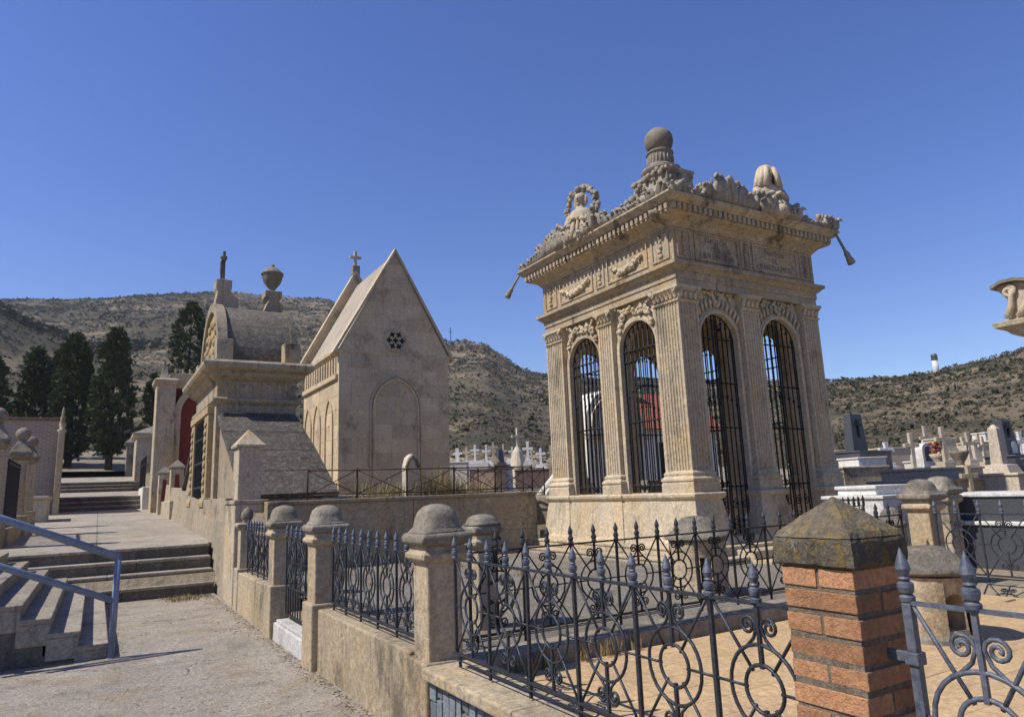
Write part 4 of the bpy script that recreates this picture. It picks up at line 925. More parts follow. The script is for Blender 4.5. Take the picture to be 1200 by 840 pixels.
# flanks: lichened slabs sloping away on both sides of the body
for sg, yb, yt in ((1, 13.58, 17.2), (-1, 24.6, 21.2)):
    q = MB(); prof = [(yb, .9), (yb, 1.66), (yt-sg*.25, 3.50), (yt, 3.58), (yt, .9)]; q.prism(prof, MX0+.1, MX1-.1, 'x'); build('flank', q, 'tomb', mon)
    n = 4
    for k in range(n):
        f0, f1 = k/n, (k+1)/n; a = (yb+(yt-sg*.2-yb)*f0, 1.675+1.86*f0); b = (yb+(yt-sg*.2-yb)*f1, 1.675+1.86*f1-.006)
        q = MB(); q.add([(MX0+.0, a[0], a[1]), (MX1-.02, a[0], a[1]), (MX1-.02, b[0]-sg*.006, b[1]), (MX0+.0, b[0]-sg*.006, b[1]), (MX0+.0, a[0]-sg*.04, a[1]+.09), (MX1-.02, a[0]-sg*.04, a[1]+.09), (MX1-.02, b[0]-sg*.046, b[1]+.09), (MX0+.0, b[0]-sg*.046, b[1]+.09)], [(0,3,2,1),(4,5,6,7),(0,1,5,4),(1,2,6,5),(2,3,7,6),(3,0,4,7)])
        build('flank_slab', rock(q, .02, 1.5), 'slab', mon, bevel=.015)
    q = MB(); q.box(MX0+.1, MX1-.1, yt-sg*.34 if sg > 0 else yt-.02, yt+.02 if sg > 0 else yt+.34, 3.5, 3.66); build('flank_ledge', q, 'slab', mon, bevel=.02)
q = MB(); q.box(2.1, 2.32, 14.3, 17.5, .7, 1.72); build('side_plinth', q, 'tomb', mon, bevel=.012)
q = MB(); q.box(2.1, 2.32, 20.9, 24.2, .8, 1.9); build('side_plinth', q, 'tomb', mon, bevel=.012)
# doorway
for y0, y1 in ((17.55, 18.2), (20.2, 20.85)):
    q = MB(); q.box(2.13, 2.26, y0, y1, 1.75, 3.7); build('door_pilaster', q, 'gold', mon, bevel=.015)
    q = MB()
    for k in range(9): q.blob((2.12, (y0+y1)/2, 1.95+.19*k), (.04, .14, .09), 8, 5)
    build('pilaster_carving', q, 'gold', mon, smooth=True)
    q = MB(); q.sweep(2.13, 2.26, y0, y1, [(.05, 1.55), (.06, 1.65), (.03, 1.76)]); build('pilaster_base', q, 'gold', mon, bevel=.01)
q = MB(); q.box(2.10, 2.26, 17.5, 20.9, 3.7, 3.88); build('door_lintel', q, 'gold', mon, bevel=.015)
q = MB(); q.box(2.19, 2.245, 18.22, 20.18, .95, 3.68); dr = build('iron_door', q, 'blackiron', mon)
q = MB()
for k in range(9): q.box(2.165, 2.19, 18.3+k*.22, 18.33+k*.22, 1.0, 3.6)
for z in (1.4, 2.0, 2.6, 3.2): q.box(2.16, 2.192, 18.25, 20.15, z, z+.05)
build('door_bars', q, 'iron', dr)
# crucifix
q = MB(); q.prism([(2.3, 6.55), (2.95, 6.55), (2.9, 6.95), (2.72, 7.1), (2.75, 7.2), (2.75, 7.45), (2.35, 7.45), (2.35, 7.2), (2.4, 7.1)], 18.95, 19.45, 'y'); build('crucifix_pedestal', q, 'tomb', mon, bevel=.02)
q = MB(); q.box(2.52, 2.59, 19.16, 19.24, 7.45, 8.3); q.box(2.515, 2.595, 18.9, 19.5, 8.0, 8.08); cr = build('crucifix', q, 'riser', mon, bevel=.01)
q = MB(); q.tube([(2.5, 19.2, 7.52), (2.49, 19.2, 7.75), (2.49, 19.2, 7.95), (2.5, 19.2, 8.05)], [.02, .032, .04, .02], 8); q.blob((2.49, 19.2, 8.12), (.035, .035, .045)); q.tube([(2.51, 18.92, 8.1), (2.5, 19.2, 8.0), (2.51, 19.48, 8.1)], [.02, .03, .02], 6); build('christ_figure', q, 'riser', cr, smooth=True)
# urn
q = MB(); q.prism([(3.55, 6.55), (4.1, 6.55), (4.08, 6.9), (3.95, 7.02), (4.05, 7.1), (4.05, 7.28), (3.6, 7.28), (3.6, 7.1), (3.7, 7.0)], 18.95, 19.45, 'y'); build('urn_pedestal', q, 'tomb', mon, bevel=.02)
q = MB(); q.lathe([(.13, 7.28), (.13, 7.31), (.07, 7.35), (.1, 7.40), (.22, 7.55), (.27, 7.7), (.28, 7.78), (.3, 7.79), (.3, 7.84), (.26, 7.86), (.18, 7.96), (.08, 8.0), (.05, 8.03), (.06, 8.07), (.03, 8.11), (.003, 8.12)], 3.82, 19.2, 24); build('urn', q, 'cap', mon, smooth=True)

# ---------------------------------------------------------------- gothic chapel
CX0, CX1, CY0, CY1 = 7.0, 11.2, 23.5, 28.3; CZ = 1.4; EV, AP = 6.78, 10.72; CC = (CX0+CX1)/2
ch = thing('gothic_chapel', 'steep gabled stone chapel with a small rose window and blind pointed arch', 'chapel', (CC, 25.9, CZ))
gable = [(CX0, CZ), (CX1, CZ), (CX1, EV), (CC, AP-.12), (CX0, EV)]
q = MB(); q.prism([(a+.02*(1 if a < CC else -1 if a > CC else 0), b-.02) for a, b in gable], CY0+.03, CY1, 'y'); build('wall_core', q, 'mortar', ch)
def clip(poly, a, b, c):           # keep a*x+b*y<=c
    out = []
    for i in range(len(poly)):
        p, q_ = poly[i], poly[(i+1) % len(poly)]; dp, dq = a*p[0]+b*p[1]-c, a*q_[0]+b*q_[1]-c
        if dp <= 0: out.append(p)
        if dp*dq < 0: t_ = dp/(dp-dq); out.append((p[0]+(q_[0]-p[0])*t_, p[1]+(q_[1]-p[1])*t_))
    return out
sl = (AP-.12-EV)/(CC-CX0); rc = random.Random(4); z = CZ; row = 0
while z < AP-.2:
    h = .74 if row == 0 else .5; x = CX0-(.45 if row % 2 else 0)
    while x < CX1:
        w = rc.choice([.9, .9, 1.05, .75]); rect = [(max(x, CX0)+.0015, z+.0015), (min(x+w, CX1)-.0015, z+.0015), (min(x+w, CX1)-.0015, z+h-.0015), (max(x, CX0)+.0015, z+h-.0015)]
        x += w
        if rect[1][0]-rect[0][0] < .05: continue
        P = clip(rect, -sl, 1, EV-sl*CX0); P = clip(P, sl, 1, EV+sl*CX1) if len(P) > 2 else P
        if len(P) < 3: continue
        q = MB(); q.prism(P, CY0+rc.uniform(-.004, .004)-(.05 if row == 0 else 0), CY0+.08, 'y'); build('stone_block', q, 'chapel', ch, bevel=.002)
    z += h; row += 1
# side wall blocks facing the path
z = CZ; row = 0
while z < 5.75:
    h = .74 if row == 0 else .5; y = CY0+.082-(.4 if row % 2 else 0)
    while y < CY1:
        w = .95; a, b = max(y, CY0+.082), min(y+w, CY1); y += w
        if b-a < .05: continue
        q = MB(); q.box(CX0-(.05 if row == 0 else 0), CX0+.06, a+.003, b-.003, z+.003, min(z+h, 5.8)-.003); build('stone_block', q, 'chapel', ch, bevel=.004)
    z += h; row += 1
def coping_bar(y0, y1, ex, ez, ax, az_, th, mat='chapel', nm='gable_coping', up_=.1):
    d = Vector((ax-ex, 0, az_-ez)).normalized(); nn = Vector((-d.z, 0, d.x)) if ax > ex else Vector((d.z, 0, -d.x))
    P = [Vector((ex, 0, ez)), Vector((ax, 0, az_)), Vector((ax, 0, az_))+Vector((0, 0, th*1.75)), Vector((ex, 0, ez))+nn*th-d*.12, Vector((ex, 0, ez))-d*.12]
    q = MB(); q.prism([(p.x, p.z) for p in P], y0, y1, 'y'); return build(nm, q, mat, ch, bevel=.01)
for ex in (CX0-.12, CX1+.12): coping_bar(CY0-.09, CY0+.22, ex, EV-.1, CC, AP-.11, .1)
q = MB(); q.sweep(CX0+.1, CX1-.1, CY0+.2, CY1-.1, [(.08, 6.53), (.14, 6.58), (.22, 6.68), (.22, 6.78), (.05, 6.8)]); build('eaves_moulding', q, 'chapel', ch)
q = MB(); q.box(CX0-.10, CX0+.05, CY0+.1, CY1-.05, 5.72, 5.9); build('string_course', q, 'chapel', ch, bevel=.025)
for k in range(13):
    y = CY0+.4+k*.34; q = MB(); q.box(CX0-.04, CX0+.04, y-.07, y+.07, 5.92, 6.52); build('parapet_baluster', q, 'chapel', ch, bevel=.02)
q = MB(); q.box(CX0+.0, CX0+.12, CY0+.05, CY0+.3, 5.9, 6.54); build('corner_die', q, 'chapel', ch, bevel=.01)
q = MB(); sl2 = [(CX0+.1, 6.76), (CC, AP-.95), (CX1-.1, 6.76)]; q.prism(sl2, CY0+.18, CY1-.2, 'y'); build('roof', q, 'tanroof', ch)
for ex in (CX0-.15, CX1+.15): coping_bar(CY1-.25, CY1+.1, ex, EV+.05, CC, AP+.35, .16)
q = MB(); q.prism([(CX0-.05, 6.7), (CX1+.05, 6.7), (CX1+.12, EV+.05), (CC, AP+.4), (CX0-.12, EV+.05)], CY1-.2, CY1+.05, 'y'); build('rear_gable', q, 'chapel', ch)
q = MB(); q.box(CC-.16, CC+.16, CY1-.23, CY1+.09, AP+.4, AP+.82); build('cross_base', q, 'cap', ch, bevel=.02)
q = MB(); q.box(CC-.06, CC+.06, CY1-.13, CY1-.01, AP+.82, AP+1.5); q.box(CC-.26, CC+.26, CY1-.125, CY1-.015, AP+1.16, AP+1.27); build('cross', q, 'cream', ch, bevel=.015)
# blind pointed arch and rose
def parch(w, zb, zs, rise, n=12):
    L = []
    r = (w*w+rise*rise)/(2*w); a1 = math.atan2(rise, r-w)  # two-centred
    for i in range(n+1): a = math.pi-(a1)*i/n; L.append((r-w+r*math.cos(a), zs+r*math.sin(a)))
    Rr = [(-x, z_) for x, z_ in L[::-1]][1:]
    return [(-w, zb)]+L+Rr+[(w, zb)]
for w, rise, dp in ((.99, 1.21, .04), (.87, 1.06, .065)):
    P = parch(w, CZ+.76, 4.74, rise); q = MB()
    q.rings([[(CC+x, CY0+.01, z_), (CC+x, CY0-dp, z_), (CC+x*.94, CY0-dp, z_-(.045 if z_ > 4.74 else 0)), (CC+x*.94, CY0+.01, z_-(.045 if z_ > 4.74 else 0))] for x, z_ in P]); build('blind_arch', q, 'chapel', ch)
RZ = 7.23; q = MB(); q.tube([(CC+.40*math.cos(2*math.pi*i/28), CY0-.01, RZ+.40*math.sin(2*math.pi*i/28)) for i in range(28)], .05, 8, True); rw = build('rose_window', q, 'chapel', ch, smooth=True)
q = MB(); q.prism([(CC+.38*math.cos(2*math.pi*i/24), RZ+.38*math.sin(2*math.pi*i/24)) for i in range(24)], CY0-.015, CY0+.02, 'y'); build('tracery_disc', q, 'chapel', rw)
def pcross(mb, cx, cz, r, rot):
    w = r*.36; P = [(w, w), (w, r), (-w, r), (-w, w), (-r, w), (-r, -w), (-w, -w), (-w, -r), (w, -r), (w, -w), (r, -w), (r, w)]
    mb.prism([(cx+a*math.cos(rot)-b*math.sin(rot), cz+a*math.sin(rot)+b*math.cos(rot)) for a, b in P], CY0-.019, CY0-.01, 'y')
for k in range(7):
    q = MB(); a = 2*math.pi*k/6
    pcross(q, CC+(.25*math.cos(a) if k < 6 else 0), RZ+(.25*math.sin(a) if k < 6 else 0), .108, a); build('cross_shade_inlay', q, 'dark', rw)  # solid dark inlays, coloured like the shade inside pierced tracery
for y in (24.6, 26.2, 27.5):
    P = parch(.5, 1.9, 4.3, .85); q = MB(); q.rings([[(CX0+.02, y+x, z_), (CX0-.05, y+x, z_), (CX0-.05, y+x*.85, z_-(.05 if z_ > 4.3 else 0)), (CX0+.02, y+x*.85, z_-(.05 if z_ > 4.3 else 0))] for x, z_ in P]); build('side_lancet', q, 'chapel', ch)

# ---------------------------------------------------------------- left edge of the path: ball posts, brick wall, statue column
def ball_post(label, x, y, zb, zt, w):
    t = thing('ball_post', label, 'post', (x, y, zb)); h = w/2; H = zt-zb
    q = MB(); q.box(x-h*1.5, x+h*1.5, y-h*1.5, y+h*1.5, zb-.3, zb+H*.2); build('pedestal', q, 'post', t, bevel=.02)
    q = MB(); q.rings([[(x-k, y-k, z), (x+k, y-k, z), (x+k, y+k, z), (x-k, y+k, z)] for k, z in ((h*1.12, zb+H*.2), (h, zb+H*.24), (h*.86, zb+H*.68), (h*.95, zb+H*.70))]); build('shaft', q, 'post', t, bevel=.02)
    q = MB(); q.rings([[(x-k, y-k, z), (x+k, y-k, z), (x+k, y+k, z), (x-k, y+k, z)] for k, z in ((h*1.0, zb+H*.70), (h*1.45, zb+H*.74), (h*1.4, zb+H*.77), (h*.45, zb+H*.885))]); build('cap', q, 'cap', t, bevel=.015)
    q = MB(); r = H*.062*1.0; q.lathe([(r*math.sin(math.pi*i/12)+.001, zb+H-r-r*math.cos(math.pi*i/12)) for i in range(13)], x, y, 20); build('ball', q, 'cap', t, smooth=True)
ball_post('tall tapered stone post with ball finial, first beside the steps', -1.84, 17.4, .9, 3.72, .36)
ball_post('tapered stone post with ball finial beside the dark grille', -1.64, 20.6, 1.0, 3.62, .32)
ball_post('tapered stone post with ball finial next to the brick building', -1.66, 23.4, 1.1, 3.65, .3)
t = thing('iron_grille', 'dark iron grille between the ball topped posts', 'grille', (-1.62, 19, 1)); q = MB(); q.box(-1.64, -1.60, 17.7, 20.4, 1.3, 1.34); q.box(-1.64, -1.6, 17.7, 20.4, 2.6, 2.64); build('rail', q, 'blackiron', t)
for k in range(22): put('bar', fmesh(('gbar',), lambda q: q.box(-.012, .012, -.012, .012, 0, 1.4), 'blackiron'), t, (0, -1.25+k*.12, .3))
t = thing('low_wall', 'low stone wall linking the ball topped posts', 'wall', (-1.66, 20, .8)); q = MB(); q.box(-1.82, -1.5, 17.7, 23.2, .7, 1.3); build('wall', q, 'post', t, bevel=.02)
bw = thing('brick_building', 'old brown brick building with flat top beside the cypresses', 'building', (-3.2, 33, 1.5))
q = MB(); q.box(-6.5, -1.45, 32.0, 36, 1.2, 4.98); build('wall', q, 'farbrick', bw)
q = MB(); q.box(-6.6, -1.38, 31.95, 36.1, 4.98, 5.1); build('coping', q, 'oldbrick', bw, bevel=.02)
t = thing('statue_column', 'slender white column with a carved finial at the corner of the brick building', 'column', (-1.28, 31.6, 1.5))
q = MB(); q.box(-1.42, -1.22, 31.5, 31.9, 1.3, 4.5); build('shaft', q, 'mon', t, bevel=.02)
q = MB(); q.lathe([(.14, 4.5), (.15, 4.6), (.08, 4.65), (.11, 4.85), (.07, 5.0), (.09, 5.08), (.04, 5.2), (.055, 5.3), (.005, 5.5)], -1.32, 31.65, 14); build('finial', q, 'mon', t, smooth=True)
t = thing('low_tomb', 'small pale tomb and planter at the foot of the brick building', 'tomb', (-1.6, 27.5, 1.2)); q = MB(); q.box(-2.0, -1.35, 26.6, 28.3, 1.1, 1.95); build('block', q, 'cream', t, bevel=.03); q = MB(); q.box(-2.05, -1.3, 26.5, 28.4, 1.95, 2.05); build('lid', q, 'cream', t, bevel=.02)
# ---------------------------------------------------------------- right edge of the path: red walled mausoleum and others
rd = thing('mausoleum', 'mausoleum with red washed walls, pale corner pier and round arch', 'mausoleum', (3.6, 31.5, 1.3))
q = MB(); q.box(2.1, 6, 30.3, 34, 1.2, 6.4); build('wall', q, 'redwall', rd)
q = MB(); q.box(1.74, 2.42, 29.8, 30.9, 1.3, 6.35); build('corner_pier', q, 'mon', rd, bevel=.03)
q = MB(); q.sweep(1.74, 2.42, 29.8, 30.9, [(.02, 6.2), (.1, 6.3), (.12, 6.42), (.0, 6.5)]); build('pier_cornice', q, 'mon', rd, bevel=.01)
q = MB(); q.rings([[(2.0-k, 30.1-k, z), (2.0+k, 30.1-k, z), (2.0+k, 30.1+k, z), (2.0-k, 30.1+k, z)] for k, z in ((.2, 6.5), (.12, 6.7), (.06, 7.0), (.01, 7.35))]); build('pinnacle', q, 'mon', rd)
q = MB(); q.rings([[(3.55+k*math.cos(math.pi*(1-i/16)), 30.05 if d else 30.28, 5.15+k*1.05*math.sin(math.pi*(1-i/16))) for k, d in ((1.14, 0), (1.14, 1), (.9, 1), (.9, 0))] for i in range(17)]); build('arch', q, 'cream', rd)
q = MB(); q.box(2.41, 2.65, 30.05, 30.28, 1.4, 5.15); q.box(4.45, 4.69, 30.05, 30.28, 1.4, 5.15); build('arch_jamb', q, 'mon', rd)
q = MB(); q.box(2.2, 6.1, 30.0, 34.1, 6.15, 6.75); build('cornice', q, 'mon', rd, bevel=.02)
q = MB()
for k in range(14): q.tube([(2.4+k*.26, 30.2, 6.75), (2.4+k*.26, 30.2, 6.86)], .03, 5); q.blob((2.4+k*.26, 30.2, 6.9), .05, 6, 4)
stuff(build('cresting', q, 'mon', rd, smooth=True))
def pointed_post(label, x, y, zb, zt, w):
    t = thing('pointed_post', label, 'post', (x, y, zb)); h = w/2
    q = MB(); q.box(x-h, x+h, y-h, y+h, zb-.4, zt-.32); build('shaft', q, 'mon', t, bevel=.02)
    q = MB(); q.rings([[(x-k, y-k, z), (x+k, y-k, z), (x+k, y+k, z), (x-k, y+k, z)] for k, z in ((h*1.02, zt-.32), (h*1.25, zt-.27), (h*1.2, zt-.24), (.01, zt))]); build('pointed_cap', q, 'cap', t)
    q = MB(); q.rings([[(x-h*.55, y-h-.012, zb+.2), (x+h*.55, y-h-.012, zb+.2), (x+h*.3, y-h-.012, zt-.5), (x-h*.3, y-h-.012, zt-.5)], [(x-h*.55, y-h+.01, zb+.2), (x+h*.55, y-h+.01, zb+.2), (x+h*.3, y-h+.01, zt-.5), (x-h*.3, y-h+.01, zt-.5)]]); build('red_panel', q, 'redwall', t)
pointed_post('pointed stone post with red panel, farther of the pair by the red mausoleum', 2.06, 28.3, 1.35, 3.02, .38)
pointed_post('pointed stone post with red panel, nearer the vaulted tomb', 2.28, 26.2, 1.25, 3.12, .40)
t = thing('low_wall', 'low pale wall carrying the pointed posts', 'wall', (2.2, 26.6, 1)); q = MB(); q.box(1.98, 2.45, 24.7, 29.4, .8, 1.75); build('wall', q, 'mon', t, bevel=.02)
t = thing('planter_wall', 'white rendered planter block beside the upper steps', 'wall', (1.9, 34.5, 1.5)); q = MB(); q.box(1.62, 2.2, 33.2, 36.4, 1.2, 2.4); build('block', q, 'limewash', t, bevel=.03)
sm2 = thing('small_mausoleum', 'small stone mausoleum with low pyramid roof near the cypresses', 'mausoleum', (2.3, 43.2, 2.8))
q = MB(); q.box(1.62, 3.4, 42, 44.5, 2.4, 5.35); build('wall', q, 'mon', sm2, bevel=.03); q = MB(); q.sweep(1.62, 3.4, 42, 44.5, [(.05, 5.2), (.18, 5.32), (.18, 5.45), (.0, 5.5)]); build('cornice', q, 'mon', sm2)
q = MB(); q.sweep(1.62, 3.4, 42, 44.5, [(.05, 5.5), (-.85, 5.95)]); build('roof', q, 'cap', sm2)
t = thing('stone_pier', 'thin stone pier with cap just below the small mausoleum', 'pier', (1.55, 46.5, 3)); q = MB(); q.box(1.3, 1.8, 46, 46.6, 2.8, 5.1); build('shaft', q, 'cap', t, bevel=.03); q = MB(); q.sweep(1.3, 1.8, 46, 46.6, [(.1, 5.1), (.1, 5.25), (-.2, 5.55)]); build('cap', q, 'cap', t)
t = thing('iron_fence', 'black iron fence in front of the small mausoleum', 'fence', (2.0, 38.5, 2.2)); q = MB(); q.box(1.85, 1.89, 36.6, 41.4, 3.55, 3.6); q.box(1.85, 1.89, 36.6, 41.4, 2.5, 2.55); build('rail', q, 'blackiron', t)
for k in range(30): put('bar', fmesh(('fbar',), lambda q: q.box(-.018, .018, -.018, .018, 0, 1.5), 'blackiron'), t, (-.13, -1.85+k*.16, .2))
# ---------------------------------------------------------------- cypress trees
def cypress(label, x, y, zb, h, r, seed, n=11000, trunk=1.2):
    t = thing('cypress_tree', label, 'tree', (x, y, zb), group=None); rg = random.Random(seed)
    q = MB(); q.tube([(x, y, zb-.5), (x+.05, y, zb+h*.2), (x-.03, y, zb+h*.55), (x, y, zb+h*.92)], [.24, .19, .12, .03], 8)
    for k in range(12):
        a = rg.uniform(0, 6.28); z = zb+trunk+k*(h-trunk-1)/13; L = r*.7
        q.tube([(x, y, z), (x+math.cos(a)*L*.4, y+math.sin(a)*L*.4, z+.5), (x+math.cos(a)*L*.7, y+math.sin(a)*L*.7, z+1.2)], [.06, .04, .015], 5)
    build('trunk', q, 'bark', t, smooth=True)
    rng_ = np.random.default_rng(seed); lob = [(rg.uniform(0, 6.28), rg.uniform(.08, .97), rg.uniform(.18, .5), rg.uniform(.12, .32)) for _ in range(60)]
    C_ = []; ncl = n//38
    for i in range(ncl):                                            # sprays: clumps of small leaf sprays standing off the column
        f = ((i+rg.random())/ncl)**.9; a = rg.uniform(0, 6.283)
        prof = (min(1, (f+.03)/.16))**.7*(1-.6*max(0, f-.35)/.65)*(1 if f < .9 else max(.12, (1-f)/.1))
        bmp = 0
        for la, lf, lw, lh in lob:
            da = abs((a-la+math.pi) % (2*math.pi)-math.pi)
            if da < lw*1.8 and abs(f-lf) < .1: bmp = max(bmp, lh*(1-da/(lw*1.8))*(1-abs(f-lf)/.1))
        d = r*prof*(.62+bmp*1.3)*(rg.random()**.3)*(1.15 if rg.random() < .12 else 1)
        C_.append((x+math.cos(a)*d, y+math.sin(a)*d, zb+trunk+(h-trunk)*f, math.cos(a), math.sin(a), rg.uniform(.24, .5)))
    C_ = np.array(C_); k_ = 38; N = len(C_)*k_; c = np.repeat(C_[:, :3], k_, 0); o_ = np.repeat(C_[:, 3:5], k_, 0); cr = np.repeat(C_[:, 5], k_)[:, None]
    dr = np.concatenate([o_*.55, np.full((N, 1), .75)], 1)+rng_.normal(0, .55, (N, 3)); dr /= np.linalg.norm(dr, axis=1)[:, None]
    c = c+dr*cr*rng_.uniform(.1, 1, (N, 1)); sd_ = np.cross(dr, rng_.normal(0, 1, (N, 3))); sd_ /= np.linalg.norm(sd_, axis=1)[:, None]+1e-6
    L = rng_.uniform(.1, .22, (N, 1)); W = L*rng_.uniform(.25, .5, (N, 1))
    V = np.stack([c-dr*L*.5, c+sd_*W, c+dr*L*.8, c-sd_*W], 1).reshape(-1, 3); F = np.arange(N*4).reshape(-1, 4).tolist(); V = V.tolist()
    q = MB(); q.v = [tuple(p) for p in V]; q.f = F; build('crown', q, 'cypress', t); return t
cypress('broad dark cypress left of the gap at the top of the path', -1.75, 52, 3.7, 8.8, 1.6, 1, 17000, 1.0)
cypress('tallest dark cypress right of the gap at the top of the path', .45, 50, 3.6, 9.0, 1.5, 2, 17000, 1.1)
cypress('bushy cypress rising behind the brick building', -3.9, 54, 3.6, 8.2, 1.5, 3, 12000)
cypress('cypress at the outer end of the dark row behind the brick building', -6.0, 52, 3.6, 7.2, 1.5, 4, 10000)
cypress('slim cypress filling the row between the bushy ones', -2.9, 58, 4.2, 8.3, .8, 12, 5000)
cypress('dark cypress showing above the red walled mausoleum', 5.7, 60, 5, 12.6, 2.6, 5, 15000)
cypress('small cypress behind the red walled mausoleum roof edge', 3.1, 55, 4, 6.5, 1.2, 6, 5000)
cypress('cypress tip peeping over the vaulted tomb between cross and urn', 12.4, 60, 5, 13.0, 1.6, 7, 6000)
# grey slope beyond the cypress trunks and wall on the hill foot
t = thing('boundary_wall', 'pale boundary wall climbing the slope behind the cypresses', 'wall', (3, 66, 5)); q = MB(); q.add([(-8, 66, 4.5), (2.2, 66, 4.5), (2.2, 66, 8.6), (-8, 66, 6.0), (-8, 66.4, 4.5), (2.2, 66.4, 4.5), (2.2, 66.4, 8.6), (-8, 66.4, 6.0)], [(0,1,2,3),(5,4,7,6),(0,4,5,1),(1,5,6,2),(2,6,7,3),(3,7,4,0)]); build('wall', q, 'path', t)

# ---------------------------------------------------------------- graves
def cross_grave(label, x, y, zb, zt, w, mat, rz=0, ped=None, group=None, style=0):
    t = thing('cross_grave', label, 'grave cross', (x, y, zb), rz, group); h = zt-zb; th = w*.24
    gz = ground_z(x, y)-zb-.1
    q = MB(); pw = ped or w*.8
    q.box(-pw*.5, pw*.5, -pw*.4, pw*.4, gz, -h*.0); q.box(-pw*.36, pw*.36, -pw*.3, pw*.3, 0, h*.14); build('pedestal', q, mat, t, local=True, bevel=.015)
    q = MB()
    if style == 0: q.box(-th*.5, th*.5, -th*.4, th*.4, h*.14, h); q.box(-w*.5, w*.5, -th*.38, th*.38, h*.64, h*.64+th)
    else:
        P = [(-th*.7, h*.14), (th*.7, h*.14), (th*.42, h*.6), (w*.5, h*.58), (w*.5, h*.58+th*1.25), (th*.42, h*.6+th), (th*.62, h), (-th*.62, h), (-th*.42, h*.6+th), (-w*.5, h*.58+th*1.25), (-w*.5, h*.58), (-th*.42, h*.6)]
        q.prism(P, -th*.4, th*.4, 'y')
    build('cross', q, mat, t, local=True, bevel=.01); return t
def box_tomb(label, x, y, zb, tiers, mat, rz=0, lidmat=None):
    t = thing('box_tomb', label, 'tomb', (x, y, zb), rz); z = 0
    gz = ground_z(x, y)-zb-.15
    for i, (w, d, h) in enumerate(tiers):
        q = MB(); q.box(-w/2, w/2, -d/2, d/2, gz if i == 0 else z, z+h-.05); build('tier', q, mat, t, local=True, bevel=.012)
        q = MB(); q.box(-w/2-.03, w/2+.03, -d/2-.03, d/2+.03, z+h-.05, z+h); build('lid', q, lidmat or mat, t, local=True, bevel=.012); z += h
    return t
RZ_ = R(0)
# dark stele with cross
t = box_tomb('dark granite tomb with a tall plain stele bearing a cross', 20.1, 13.1, .95, [(2.2, 1.6, .9), (1.6, 1.2, .57)], 'granite')
q = MB(); q.rings([[(-.36, -.15, 1.47), (.36, -.15, 1.47), (.36, .15, 1.47), (-.36, .15, 1.47)], [(-.28, -.11, 2.62), (.28, -.11, 2.62), (.28, .11, 2.62), (-.28, .11, 2.62)]]); build('stele', q, 'granite', t, local=True, bevel=.01)
q = MB(); q.box(-.035, .035, -.17, -.11, 1.9, 2.45); q.box(-.14, .14, -.168, -.112, 2.26, 2.32); build('cross_relief', q, 'blackiron', t, local=True)
t = box_tomb('dark granite tomb with leaning stele, arched niche and cross', 20.1, 8.95, .9, [(1.4, 1.2, .6), (.95, .7, .55)], 'granite')
q = MB(); q.rings([[(-.34, -.15, 1.15), (.34, -.15, 1.15), (.34, .15, 1.15), (-.34, .15, 1.15)], [(-.30, -.1, 2.05), (.16, -.1, 2.05), (.16, .1, 2.05), (-.30, .1, 2.05)]]); build('stele', q, 'granite', t, local=True, bevel=.01)
q = MB(); q.box(-.12, -.07, -.165, -.1, 1.6, 1.98); q.box(-.2, .01, -.163, -.1, 1.82, 1.87); build('cross_relief', q, 'blackiron', t, local=True)
q = MB(); q.prism([(.02+.14*math.cos(math.pi*i/12), 1.35+.16*math.sin(math.pi*i/12)) for i in range(13)]+[(-.12, 1.2), (.16, 1.2)], -.165, -.12, 'y'); build('niche', q, 'white', t, local=True)
G = [('white cross on white stepped base beside the dark stele tomb', 22.24, 13.46, 1.95, 2.74, .54, 'white', .5, 1), ('broad pale stone cross in front of the hillside graves', 17.39, 9.87, 1.7, 2.68, .42, 'cream', .38, 0), ('tallest pale stone cross next to the flower urn', 17.72, 9.27, 1.8, 2.78, .44, 'cream', .42, 0),
     ('pale cross with flared arms behind the stone bowl', 21.54, 10.58, 1.9, 2.8, .40, 'cream', .4, 1), ('thin pale cross between the bowl and the obelisk', 19.88, 9.42, 1.8, 2.58, .28, 'cream', .3, 0), ('short beige cross in front of the low cream tomb', 13.43, 6.67, 1.15, 1.78, .36, 'post', .3, 0),
     ('white cross on a low base behind the obelisk', 23.5, 10.1, 1.9, 2.8, .45, 'white', .5, 1), ('small white cross far behind the pale crosses', 26, 13.5, 2.1, 2.9, .45, 'white', .5, 0), ('grey stone cross far behind the bowl', 25.5, 12.2, 2.1, 2.95, .42, 'mon', .5, 0)]
for lb, x, y, a, b, w, m_, p_, st in G: cross_grave(lb, x, y, a, b, w, m_, R(-20), p_, style=st)
box_tomb('stepped white marble tomb behind the terrace railing', 10.3, 6.5, .42, [(1.2, .95, .96), (.95, .62, .14)], 'white', R(0))
box_tomb('long low cream tomb in front of the pale crosses', 15.8, 8.62, .55, [(1.9, 1.7, .9), (1.5, 1.3, .33)], 'cream', R(-10))
box_tomb('cream tomb beside the obelisk', 15.4, 7.0, .5, [(1.0, 1.2, 1.12)], 'cream', R(-10))
box_tomb('dark granite tomb with white marble lid by the terrace railing', 10.6, 4.75, .4, [(1.2, 1.5, .62), (1.0, 1.3, .36)], 'granite', 0, 'white')
box_tomb('dark granite block tomb beside the cream tomb', 15.9, 6.5, .6, [(.8, .8, .8), (.45, .5, .5)], 'granite')
box_tomb('grey stone tomb with flat lid behind the white stepped tomb', 14.4, 8.0, .5, [(1.3, 1.6, 1.05)], 'mon', R(-5))
t = thing('headstone', 'white headstone with arched dark niche', 'headstone', (19.27, 10.62, 1.0), R(-15)); q = MB(); q.box(-.24, .24, -.12, .12, 0, .85); q.box(-.2, .2, -.1, .1, .85, 1.1); build('base', q, 'white', t, local=True, bevel=.01)
